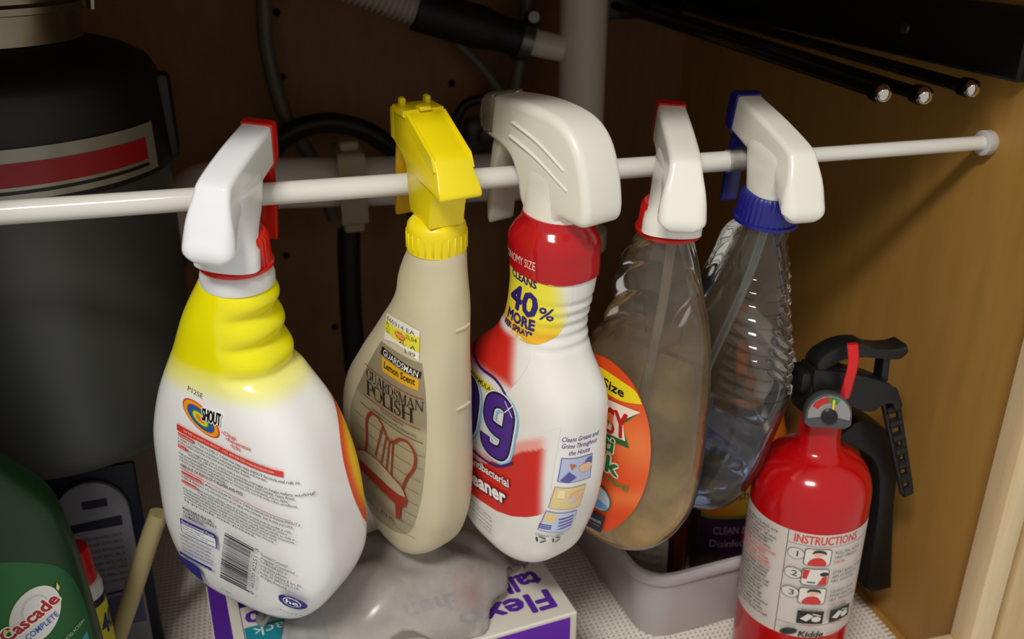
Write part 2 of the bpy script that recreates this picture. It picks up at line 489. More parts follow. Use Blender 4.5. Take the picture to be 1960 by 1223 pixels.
def serif(P, word, x, z, h, w, col, rot, heavy=1.2):
    tot = sum(SERIF[c][0] for c in word); kx = w/tot; cs, sn = cos(rot), sin(rot); cx = 0.0
    T = lambda p: (x+(cx+p[0])*kx*cs-p[1]*h*sn, z+(cx+p[0])*kx*sn+p[1]*h*cs)
    P.k += 1
    for c in word:
        adv, thick, thin, ser, extra = SERIF[c]
        for q in thick+extra: P.same().line([T(p) for p in q], .105*h*heavy, col)
        for q in thin: P.same().line([T(p) for p in q], .045*h*heavy, col)
        for sx, sz, L in ser: P.same().line([T((sx, sz)), T((sx+L, sz))], .05*h*heavy, col)
        cx += adv

def mixc(a, b, t):
    t = max(0, min(1, t)); h = lambda q: tuple(int(q[i:i+2], 16)/255 for i in (0, 2, 4)) if isinstance(q, str) else q
    A, B = h(a), h(b)
    return tuple(A[i]*(1-t)+B[i]*t for i in range(3))
def sstep(a, b, x):
    t = max(0, min(1, (x-a)/(b-a))); return t*t*(3-2*t)

#@@STRUCTURE
# ------------------------------------------------------------------ the cabinet
XL, XR, YB, YF, ZT = -0.42, 0.49, 0.51, -0.08, 0.62
WOODIN = wood('maple_laminate_inside', 'A67B36', 'B78944', (5, 5, 0.6), 0.5, 12)
WOODBK = wood('brown_back_panel', '7E5632', '8E653C', (3, 3, 1), 0.7, 20)
WOODFR = wood('maple_face_frame', 'C9AE80', 'E0C9A0', (8, 8, 0.7), 0.42, 10)
def structure(name, vf, mat, sharp=30):
    o = MB().add(vf).build(name, mat, sharp=sharp); o['kind'] = 'structure'; return o
fl = structure('floor', boxmm(XL-.02, XR+.02, YF-.02, YB+.02, -.02, 0), WOODIN)
structure('wall_back', boxmm(XL-.02, XR+.02, YB, YB+.012, 0, ZT), WOODBK)
structure('wall_right', boxmm(XR, XR+.016, YF, YB, 0, ZT), WOODIN)
structure('wall_left', boxmm(XL-.016, XL, YF, YB, 0, ZT), WOODIN)
structure('ceiling', boxmm(XL-.02, XR+.02, YF-.02, YB+.02, ZT, ZT+.02), WOODBK)
structure('trim_1', boxmm(0.475, 0.4955, -.1005, -.0805, -.1, 0.58, .0012), WOODFR)
structure('trim_2', boxmm(XL-.05, 0.475, -.1005, -.0805, -.1, 0.062, .0012), WOODFR)
structure('trim_3', boxmm(XL-.05, 0.60, -.112, -.0805, 0.575, 0.72, .0012), WOODFR)
structure('trim_4', boxmm(XL-.05, XL+.015, -.1005, -.0805, -.1, 0.575, .0012), WOODFR)
structure('unseen_shade_door', boxmm(XL-.05, -.188, -.1225, -.1025, -.06, 0.56, .002), WOODFR)  # closed door out of view, added to keep light off the left corner
d = structure('door_1', boxmm(0.4985, 0.80, -.1030, -.0840, -.10, 0.56, .002), wood('neighbour_door', 'B89A68', 'CDB284', (8, 8, .7), .45, 10))
structure('wall_partition', boxmm(0.4915, 0.80, -.0800, -.0760, -.10, 0.56), WOODBK)

# holes drilled in the back panel
hm = plastic('0A0806', 0.9)
for i, (x, z) in enumerate([(.026, .478), (.025, .412), (.21, .397), (.01, .21), (.058, .114)]):
    o = MB().add(lathe([(.0001, 0), (.0042, 0), (.0042, .0006), (.0001, .0006)], 16), mat=Matrix.Translation((x, YB, z)) @ Matrix.Rotation(pi/2, 4, 'X')).build('drilled_hole', hm, parent=bpy.data.objects['wall_back'])

# woven shelf liner: flat strips crossing, real gaps between them
mb = MB(); pitch = 0.0047
LIN = plastic('F2EEE4', 0.75, mott=.04)
x = XL+.01; 
while x < XR-.012:
    mb.add(boxmm(x, x+.0027, YF+.004, YB-.02, .0002, .0012)); x += pitch
y = YF+.004
while y < YB-.02:
    mb.add(boxmm(XL+.01, XR-.008, y, y+.0025, .0008, .0018)); y += pitch
tag(mb.build('shelf_liner', LIN), 'white woven non-slip mesh liner covering the cabinet floor', 'shelf liner', kind='stuff')

#@@BOTTLES
# ------------------------------------------------------------------ trigger spray heads (local: u = spray direction = +x, v = +y, z up from cap base)
WHITE_H = plastic('ECECEA', 0.16, mott=.02, name='white_head_plastic')
def ribbed_ring(r0, r1, z0, z1, nrib, depth, top_r=None):
    seg = nrib*4; rs = []
    prof = [(r0-.0012, z0), (r0, z0+.0008), (r1, z1-.003), (r1-.0012, z1-.0008), ((top_r or r1-.003), z1)]
    for k, (r, z) in enumerate(prof):
        rs.append([((r+(depth if (j % 4) in (0, 1) and 0 < k < 3 else 0))*cos(2*pi*j/seg), (r+(depth if (j % 4) in (0, 1) and 0 < k < 3 else 0))*sin(2*pi*j/seg), z) for j in range(seg)])
    return rings(rs)

def head_common(root, hyaw, name='spray_head'):
    h = empty(name, (0, 0, 0)); h.parent = root; h.rotation_euler = (0, 0, hyaw); return h

def head_shroud(root, hyaw, colmat, whitemat, cover=True, us=1.0):
    """white shroud with drooping heel, coloured nozzle and ribbed coloured collar"""
    h = head_common(root, hyaw)
    mb = MB()
    out = smooth_outline([(.046, .0660), (.012, .0620), (-.019, .0560), (-.0265, .0500), (-.0330, .0400), (-.0380, .0310), (-.0415, .0240), (-.0405, .0180), (-.0360, .0152), (-.0310, .0165), (-.0245, .0235), (-.012, .0305), (.012, .0365), (.030, .0400), (.047, .0430)], corner=(0, 14))
    def hw(p):
        u, z = p.x, p.y
        return .0096+.0046*sstep(.056, .027, z)*sstep(-.008, -.034, u)-.0022*sstep(.021, .0155, z)*sstep(-.018, -.026, u)
    rad = lambda p: .0034+.0036*sstep(.044, .027, p.y)*sstep(-.016, -.030, p.x)     # softer edges round the palm heel
    mb.add(slab(out, hw, rad, 6))
    mb.v = [(p[0]*us, p[1], p[2]) for p in mb.v]
    # column and skirt that widen over the collar
    if cover:
        mb.add(loft([.0045, .012, .021, .030, .038, .046, .052], [.0212, .0208, .0195, .0205, .0225, .0225, .0180], [-.0020, .0000, .0080, .0205, .0255, .0300, .0290], [.0184, .0180, .0150, .0130, .0120, .0108, .0080], [2.2, 2.3, 2.6, 3, 3.2, 3.2, 3], nr=34, ns=44, bottom_r=0.0))
        mb.add(lathe([(.0115, .016), (.0120, .018), (.0125, .034)], 28))
    else:
        mb.add(loft([.017, .021, .030, .038, .046, .052], [.0150, .0150, .0185, .0230, .0250, .0200], [.0150, .0160, .0205, .0255, .0300, .0290], [.0142, .0142, .0134, .0124, .0108, .0080], [2.2, 2.6, 3, 3.2, 3.2, 3], nr=34, ns=44, bottom_r=0.0))
    mb.build('shroud', whitemat, h)
    MB().add(slab(smooth_outline([(q[0]*us, q[1]) for q in [(.0455, .0670), (.053, .0675), (.0560, .063), (.0560, .047), (.053, .0430), (.0455, .0410)]], corner=(0, 5)), .0094, .002, 3)).build('nozzle', colmat, h)
    MB().add(slab(smooth_outline([(.040, .0425), (.0475, .0445), (.0505, .030), (.0510, .014), (.0480, -.004), (.0455, -.006), (.0455, .004), (.0465, .018), (.0455, .031)], corner=()), .0062, .0012, 2)).build('trigger', colmat, h)
    MB().add(ribbed_ring(.0188, .0180, 0, .0205, 34, .0006, .012)).add(lathe([(.0185, .0002), (.0204, .0006), (.0205, .0026), (.0185, .0036)], 48)).build('collar', colmat, h)
    return h

# --- body spec shared by the fits: z knots, left/right half widths, half depths, superellipse exponents
B0 = np.array([.6, .72, .8, .95, 1, 1, 1, .95, .8])
NN = [2, 2.2, 2.5, 3, 3.2, 3.2, 3.2, 3, 2.6]
def bottle_root(name, loc, phi, ry, az):
    o = empty(name, loc)
    o.rotation_euler = (Matrix.Rotation(radians(ry), 3, 'Y') @ Matrix.Rotation(radians(phi), 3, 'X') @ Matrix.Rotation(radians(az), 3, 'Z')).to_euler()
    return o

# ---------------- bottle 1: white stain-remover bottle with yellow grip neck
def bottle_shout():
    az, hd = -40, 67
    r = bottle_root('spray_bottle', (-.0223, -.03, .3993), 8, 2, az)
    tag(r, 'white stain remover spray bottle with yellow grip neck and red collar', 'spray bottle', 'spray bottles hanging on the rod')
    kz = [.004, 0, -.012, -.03, -.06, -.09, -.12, -.16, -.2, -.225, -.25]
    aL = [.0160, .0165, .0225, .032, .0435, .0545, .0612, .0632, .0626, .0575, .0425]
    aR = [.0165, .0170, .0215, .0227, .0300, .0508, .0618, .0688, .0688, .0592, .0415]
    b = [.0165, .0168, .0205, .0245, .0275, .032, .034, .034, .034, .0323, .0275]
    n = [2, 2, 2.1, 2.2, 2.6, 3.4, 4.0, 4.3, 4.3, 3.8, 3.2]
    def grooves(p):
        x, y, z = p
        if x > 0 and -.068 < z < -.004:
            w = sstep(.0, .022, x)*sstep(-.070, -.062, z)*(1-sstep(-.010, -.004, z))
            k = abs(sin((z+.008)/.0178*pi))
            x -= .0042*w*(1-k**1.2); y *= 1-.07*w*(1-k)
        return (x, y, z)
    vf = loft(kz, aL, aR, b, n, nr=150, ns=96, deform=grooves, bottom_r=.014)
    MB().add(vf).build('body', white_yellow_neck(), r, sharp=60)
    bv = bvh_of(vf)
    # rim under the collar
    MB().add(lathe([(.0165, -.012), (.0205, -.0105), (.0205, -.006), (.0195, -.003), (.0165, .001)], 48)).build('neck_ring', plastic('DEDEDC', .3, mott=.02), r)
    head_shroud(r, radians(hd-az), plastic('D31E12', .3, name='red_collar_plastic'), plastic('EBECEF', 0.10, mott=.015, name='cool_white_shroud'), us=.88)
    P = Print(bv, -90); mm = .001
    K = '2A2A2C'; RD = 'D8392B'; BL = '2B2F7C'
    P.text('P125E', -.0185, -.0750, .0032, K, bold=-.005, w=.0112, rot=radians(-8))
    # ringed logo
    for k, (sc, c) in enumerate([(1, 'D2402A'), (.93, 'F0A01E'), (.74, 'D2402A'), (.70, '2458A8'), (.48, '3C8A3C'), (.40, 'D8D22A'), (.24, 'E08A1E')]):
        P.poly(ellipse(-.0085, -.0897, .0150*sc, .0080*sc, radians(-30)), c, .003)
    P.text('SHOUT', .0000, -.0893, .0078, 'FFFFFF', w=.0138, al='C', shear=.25, rot=radians(2), fat=.0009)
    P.text('SHOUT', .0000, -.0893, .0078, '141414', w=.0138, al='C', shear=.25, rot=radians(2), fat=.0003)
    for k, t in enumerate(['•Clings', '•Penetrates', '•Lifts']):
        P.same().text(t, .0070+.0030*k, -.0938-.0034*k, .0025, RD, bold=.01, rot=radians(-5))
    P.same().text('sugar concentrated ingredients', .0125, -.1048, .0012, K, w=.026, rot=radians(-6))
    P.poly([(-.0264, -.0995), (.0462, -.1078), (.0465, -.1115), (-.0268, -.1041)], RD)
    P.text('Get help or details from SHOUT - CALL 800-558-5252 www.shoutitout.com', -.0215, -.1030, .0017, 'F3D9D2', w=.063, rot=radians(-6.2))
    def para(lines, x0, z0, dz, h, wmax, col=K, rot=-5.5):
        for k, t in enumerate(lines):
            P.same().text(t, x0, z0-dz*k, h, col, w=min(wmax, .00098*len(t)*h/.0017), rot=radians(rot), bold=.008)
    P.poly([(-.0260, -.1050), (-.0140, -.1063), (-.0140, -.1089), (-.0260, -.1076)], RD)
    P.text('Directions:', -.0256, -.1072, .0015, 'F6E8E2', w=.0110, rot=radians(-5.5))
    P.text('1. Turn to ON. 2. Cover the stain with SHOUT formula and rub in.', -.0130, -.1082, .0018, K, w=.068, rot=radians(-6.5), bold=.01)
    para(['3. Wait 1-5 minutes. Launder in warmest water fabric will accept.', '4. To refill, unscrew cap and pour liquid into bottle.'], -.0262, -.1100, .0025, .0017, .072)
    P.poly([(-.0262, -.1135), (-.0196, -.1141), (-.0196, -.1166), (-.0262, -.1160)], RD)
    P.text('Tips:', -.0256, -.1156, .0014, 'F6E8E2', w=.0048, rot=radians(-5))
    para(['For tough stains: set in stains wait 5 minutes, overnight or longer before washing.', 'SHOUT is safe for all colorfast washable fabrics (test hidden seam first).'], -.0188, -.1163, .0025, .0017, .080)
    para(['Not recommended for use on silk or wool. Do not use on wet paint, ink or dyes,', 'nor be responsible for any stain failure to remove. Do not mix with other products.', 'Do not treat garment while wearing.'], -.0262, -.1207, .0025, .0017, .082)
    P.text('KEEP OUT OF REACH OF CHILDREN AND PETS', -.0258, -.1300, .0023, K, w=.0462, bold=.02, rot=radians(-3.8))
    P.line([(-.0268, -.1312), (.0515, -.1408)], .0004, RD)
    P.poly([(-.0258, -.1332), (-.0105, -.1345), (-.0105, -.1372), (-.0258, -.1359)], RD)
    P.text('Instrucciones:', -.0252, -.1355, .0015, 'F6E8E2', w=.0142, rot=radians(-5))
    P.text('1. Mueva a la posición de "ON." 2. Cubra la mancha con la fórmula SHOUT y', -.0092, -.1367, .0018, K, w=.0660, rot=radians(-6), bold=.01)
    para(['frote. 3. Espere 1 a 5 minutos. Lave en el agua más caliente que la tela permita.'], -.0262, -.1384, .0025, .0017, .082)
    P.poly([(-.0262, -.1400), (-.0148, -.1410), (-.0148, -.1435), (-.0262, -.1425)], RD)
    P.text('Consejos:', -.0257, -.1422, .0014, 'F6E8E2', w=.0105, rot=radians(-5))
    para(['Para manchas difíciles, deje el producto encima toda la noche o más', 'Seguro para telas de colores firmes; no necesita prueba en seda o'], -.0140, -.1434, .0025, .0017, .072)
    para(['lana. No usar sobre pintura seca, tintes o colorantes. No use este producto en seda o', 'ni responsable de daño por cualquier mancha que no salga de esta prenda, colorantes.', 'No exponga a calor directo ni deje secar. No mezclar con cloro u otros', 'productos químicos del hogar. No intente quitar las manchas mientras', '                                 la prenda esté puesta.'], -.0262, -.1475, .00255, .0017, .080)
    for k, t in enumerate(['MANTENER FUERA DEL', 'ALCANCE DE LOS NIÑOS Y', 'LAS MASCOTAS.']):
        P.same().text(t, -.0292, -.1658-.0030*k, .0022, K, w=[.0235, .0265, .0160][k], rot=radians(-2.5), bold=.02)
    P.poly(rrect(-.0328, -.0042, -.1872, -.1750, .0012), BL)
    P.poly(rrect(-.0322, -.0048, -.1866, -.1790, .0008), 'EFEFEF')
    P.text('Environmental Facts', -.0315, -.1782, .0022, 'F4F4F4', w=.0260, bold=.01)
    for k, t in enumerate(['Contains no phosphorus', 'Bottle made of 50% post consumer', 'recycled plastic. recycle']):
        P.same().text(t, -.0310, -.1812-.0021*k, .0013, BL, w=.00078*len(t))
    for k, t in enumerate(['INGREDIENTS: Water, Ethoxylated Alcohol,', 'Oleic Acid, Sodium Hydroxide, Sodium', 'Citrate, Acrylic Copolymer, Polypropylene', 'Glycol, Sodium Metaborate, Fragrance,', 'Enzyme, Preservative. 812, Formula 35']):
        P.same().text(t, -.0345, -.1908-.0034*k, .0019, BL, w=.0255-.001*(k % 3), rot=radians(-1), bold=.008)
    P.poly([(-.0385, -.2072), (-.0115, -.2080), (-.0120, -.2110), (-.0388, -.2100)], BL)
    P.text('www.whatsinsidescjohnson.com', -.0370, -.2100, .0013, 'D8DCF0', w=.0235, rot=radians(-2))
    P.poly([(-.0415, -.2112), (-.0262, -.2120), (-.0225, -.2150), (-.0215, -.2275), (-.0320, -.2235), (-.0395, -.2180)], BL)
    # bar code, bars run across
    rb = random.Random(4); t0 = 0.0
    TL, TR, BL_, BR = (.0042, -.1690), (.0262, -.1716), (-.0051, -.2128), (.0180, -.2145)
    def bc(u, v): return tuple((TL[i]*(1-u)+TR[i]*u)*(1-v)+(BL_[i]*(1-u)+BR[i]*u)*v for i in (0, 1))
    P.k += 1
    while t0 < 1:
        t = rb.choice([.010, .016, .010, .028]); e = 1.0 if (t0 < .05 or t0 > .95 or abs(t0-.5) < .02) else .90
        P.same().poly([bc(0, t0), bc(e, t0), bc(e, t0+t), bc(0, t0+t)], '26262A' if rb.random() > .22 else '77777A', .01)
        t0 += t+rb.choice([.009, .012, .020])
    P.text('0  46500 82251  3', .0212, -.2150, .0027, K, w=.0450, rot=radians(79))
    for k, t in enumerate(['Questions? Comments?', '¿Preguntas? ¿Comentarios?', 'Call 800-558-5252 or', 'write Helen Johnson.', '©2014 S.C. Johnson & Son, Inc.', 'Racine, WI 53403-2236 U.S.A.', 'All Rights Reserved.']):
        P.same().text(t, .0308-.0003*k, -.1748-.0032*k, .0022, K, w=.00092*len(t), rot=radians(-9), bold=.005)
    # round blue emblem
    P.poly(ellipse(.0487, -.2082, .0084, .0062, radians(-14)), BL)
    P.poly(ellipse(.0487, -.2082, .0054, .0042, radians(-14)), 'EFEFEF')
    P.poly(ellipse(.0487, -.2082, .0048, .0036, radians(-14)), BL)
    P.text('he', .0487, -.2098, .0040, 'FFFFFF', w=.0072, al='C', bold=.015, rot=radians(-10))
    P.text('Works in HE', .0492, -.2036, .0013, 'E8E8F0', w=.0080, al='C', rot=radians(-14))
    P.text('& Standard Machines', .0482, -.2140, .0011, 'E8E8F0', w=.0086, al='C', rot=radians(-14))
    P.text('1.30 fl oz 22 fl oz', .0385, -.2185, .0016, K, w=.0135, rot=radians(-12))
    P.same().text('661968', -.0060, -.2240, .0016, K, w=.0080, rot=radians(-4))
    P.build('label_print', r)
    # front label wrapping round the far edge
    P2 = Print(bv, 30)
    ol = smooth_outline([(.004, -.084), (.018, -.090), (.030, -.108), (.036, -.140), (.030, -.178), (.004, -.188), (-.016, -.178), (-.0235, -.160), (-.0265, -.140), (-.0240, -.118), (-.014, -.098)])
    def fr(p):
        e = sqrt(((p[0]-.004)/.0305)**2+((p[1]+.137)/.0515)**2); return mixc('F8CC1E', 'E2491C', sstep(.72, .97, e))
    P2.grad(ol, fr, .002); P2.build('front_label', r)
    return r
bottle_shout()

# ---------------- bottle 2: cream furniture polish bottle with yellow head
def bottle_polish():
    az, hd = -62, 102
    r = bottle_root('spray_bottle', (.0902, -.03, .3970), 6, 0, az)
    tag(r, 'cream furniture polish bottle with yellow sprayer and chair picture on its label', 'spray bottle', 'spray bottles hanging on the rod')
    kz = [.003, 0, -.010, -.022, -.03, -.06, -.09, -.12, -.16, -.2, -.225, -.243]
    aL = [.0175, .018, .0235, .0280, .0285, .0455, .0655, .0840, .0900, .0737, .0602, .0400]
    aR = [.0175, .018, .0190, .0200, .0204, .0217, .0217, .0220, .0224, .0165, .0055, -.0140]
    b = [.0165, .0168, .0175, .0185, .0193, .0206, .0236, .0245, .0245, .0245, .0232, .0196]
    n = [2, 2, 2, 2.1, 2.2, 2.5, 2.8, 3, 3.2, 3.2, 3, 2.6]
    vf = loft(kz, aL, aR, b, n, nr=130, ns=96, bottom_r=.014, deform=lean(None, .0025))
    body = plastic('CFC3A3', .42, mott=.05, scale=25, name='cream_bottle_plastic')
    MB().add(vf).build('body', body, r, sharp=60)
    bv = bvh_of(vf)
    # moulded level marks on the narrow side
    for z in (-.0443, -.1005):
        q = [bv.ray_cast(Vector((.2, y, z)), Vector((-1, 0, 0)))[0]+Vector((.0003, 0, 0)) for y in (-.004, .000, .004, .0075)]
        MB().add(tube(q, .0011, 8, 3)).build('level_mark', plastic('CFC3A4', .4), r)
    # head
    YE = plastic('EFD80C', .33, mott=.03, name='yellow_head_plastic')
    h = head_common(r, radians(hd-az))
    mb = MB()
    out = smooth_outline([(.036, .0765), (.014, .0775), (-.0235, .0630), (-.0275, .0570), (-.0345, .0470), (-.0340, .0440), (-.0225, .0440), (-.0175, .0355), (-.0145, .0205), (.0145, .0205), (.0175, .036), (.020, .048), (.036, .055)], corner=(0, 2, 5, 6, 8, 9, 12), per=4)
    mb.add(slab(out, lambda p: .0108+.0016*sstep(-.026, -.034, p.x), .0012, 2))
    mb.add(slab([(.034, .0780), (.016, .0790), (.016, .0750), (.034, .0740)], .0122, .0006, 1))
    for v in (-.0075, .0075):
        mb.add(rbox(.005, .0034, .006, .0008, 1, (.030, v, .0795)))
    mb.add(rbox(.007, .007, .0025, .0006, 1, (.0165, 0, .0797)))
    for sg in (-1, 1):      # raised rails along the top edges
        mb.add(slab([(.013, .0786), (-.022, .0650), (-.026, .058), (-.024, .0565), (.013, .0715)], .0010, .0003, 1), mat=Matrix.Translation((0, sg*.0108, 0)))
    mb.build('shroud', YE, h)
    MB().add(slab(smooth_outline([(.0370, .055), (.0415, .057), (.0460, .045), (.0480, .028), (.0505, .008), (.0470, .005), (.0450, .022), (.0430, .042)]), .0070, .001, 2)).build('trigger', plastic('D9A80A', .4), h)
    MB().add(slab([(.035, .055), (.043, .056), (.043, .0740), (.036, .0765)], .0105, .0012, 2)).build('nozzle', YE, h)
    mb = MB().add(lathe([(.0165, .0008), (.0176, .0016), (.0174, .0140), (.0168, .0172), (.0142, .0202), (.010, .0212)], 48))
    for k in range(24):
        a = 2*pi*k/24
        mb.add(rbox(.0012, .0013, .0110, .0005, 1), mat=Matrix.Rotation(a, 4, 'Z') @ Matrix.Translation((.0174, 0, .0078)))
    mb.build('cap', YE, h)
    # label: a grey-cream panel with print
    P = Print(bv, -90)
    ol = smooth_outline([(-.0285, -.0665), (.0095, -.0660), (.0128, -.0880), (.0130, -.1230), (.0095, -.1660), (.0010, -.1985), (-.0120, -.2120), (-.0400, -.2165), (-.0560, -.2070), (-.0650, -.165), (-.0640, -.1340), (-.0480, -.1020)], corner=(0, 1))
    def paper(p):
        t = sstep(-.110, -.118, p[1]+.15*(p[0]+.02)*0)
        return mixc('93876C', 'B2A888', t*(.75+.25*sin(p[0]*70)*cos(p[1]*60)))
    P.grad(ol, paper, .002)
    P.poly([(-.0262, -.0690), (.0096, -.0718), (.0092, -.0765), (-.0275, -.0745)], '17140F')
    P.text('GUARDSMAN', -.0085, -.0750, .0040, 'E9E4D6', w=.0320, al='C', bold=.01, rot=radians(-4))
    P.poly([(-.0252, -.0755), (.0084, -.0770), (.0084, -.0850), (-.0236, -.0850)], 'DFA91A')
    P.text('Lemon Scent', -.0222, -.0820, .0046, '231A0C', w=.0280, bold=.005, fat=.0001)
    P.line([(-.0440, -.0895), (.0120, -.0900)], .0005, 'A03228')
    serif(P, 'GUARDSMAN', -.0412, -.0982, .0072, .0535, '1E1A16', radians(-1))
    serif(P, 'POLISH', -.0405, -.1098, .0100, .0460, '1E1A16', radians(.5), heavy=1.5)
    P.line([(-.0460, -.1122), (.0100, -.1125)], .0005, 'A03228')
    P.text('Recommended by', -.0250, -.1155, .0022, '2A2620', w=.0220)
    P.same().text('Leading Furniture Manufacturers', -.0350, -.1192, .0022, '2A2620', w=.0420, rot=radians(-1))
    P.line([(-.0480, -.1202), (.0115, -.1225)], .0005, '2A2620')
    for k in range(8):
        z = -.131-.0105*k; P.same().line([(-.056+.001*k, z), (.0125-.0014*k, z-.002)], .0003, '4A4438')
    # chair: balloon back with splats, seat, front rail and leg
    RC = '9C3420'
    ch = []
    P.k += 1
    P.same().line([(-.0480, -.1640), (-.0430, -.1500), (-.0415, -.1320), (-.0370, -.1235), (-.0300, -.1215), (-.0235, -.1255), (-.0185, -.1335), (-.0130, -.1335), (-.0065, -.1275), (.0010, -.1265), (.0060, -.1340), (.0050, -.1450), (-.0010, -.1560), (-.0060, -.1690)], .0019, RC)
    for a, b_ in [((-.0200, -.1335), (-.0270, -.1580)), ((-.0165, -.1345), (-.0215, -.1600)), ((-.0130, -.1345), (-.0165, -.1620)), ((-.0235, -.1270), (-.0335, -.1560))]:
        P.same().line([a, b_], .0012, RC)
    P.poly([(-.0560, -.1660), (-.0480, -.1590), (-.0300, -.1590), (-.0060, -.1665), (-.0020, -.1730), (-.0010, -.1745), (-.0150, -.1745), (-.0560, -.1730)], 'B9AE90')
    P.line([(-.0560, -.1640), (-.0440, -.1590), (-.0260, -.1590), (-.0070, -.1660), (-.0020, -.1740)], .0010, RC)
    P.poly([(-.0560, -.1705), (-.0100, -.1745), (-.0010, -.1730), (-.0020, -.1800), (-.0070, -.1840), (-.0080, -.1940), (-.0125, -.1975), (-.0130, -.1840), (-.0560, -.1790)], RC)
    P.line([(-.0560, -.1975), (-.0060, -.1960)], .0005, 'A03228')
    P.text('16 OZ.', -.0520, -.2030, .0034, '2A2620', w=.0135)
    P.same().text('473 ML.', -.0300, -.2030, .0034, '2A2620', w=.0170)
    P.build('label_print', r)
    # price sticker
    Q = Print(bv, -90, base=.0007, lay=.00012)
    Q.poly(smooth_outline([(-.0258, -.0470), (-.0080, -.0438), (.0072, -.0445), (.0075, -.0650), (-.0010, -.0622), (-.0120, -.0610), (-.0245, -.0635)], corner=(0, 2, 3, 6)), 'EDE8DA', .003)
    Q.poly([(-.0256, -.0512), (.0073, -.0488), (.0074, -.0590), (-.0252, -.0580)], 'E3DC3A')
    Q.text('660314 EA', -.0240, -.0502, .0028, '3A3A34', w=.0280, bold=-.01, rot=radians(3))
    Q.same().text('P2', -.0238, -.0538, .0026, '3A3A34', bold=-.01); Q.same().text('Q2', -.0236, -.0574, .0026, '3A3A34', bold=-.01)
    Q.poly(ellipse(-.0085, -.0540, .0052, .0024), 'E06A28'); Q.text('RED', -.0085, -.0551, .0025, 'EDE08A', al='C', w=.0075)
    Q.same().text('2L04', -.0030, -.0530, .0026, '3A3A34', w=.0085, bold=-.01); Q.same().text('2L  A', -.0090, -.0585, .0026, '3A3A34', w=.0140, bold=-.01)
    Q.text('3.99', -.0040, -.0630, .0026, '3A3A34', w=.0090, bold=-.01)
    Q.build('price_sticker', r)
    return r
bottle_polish()

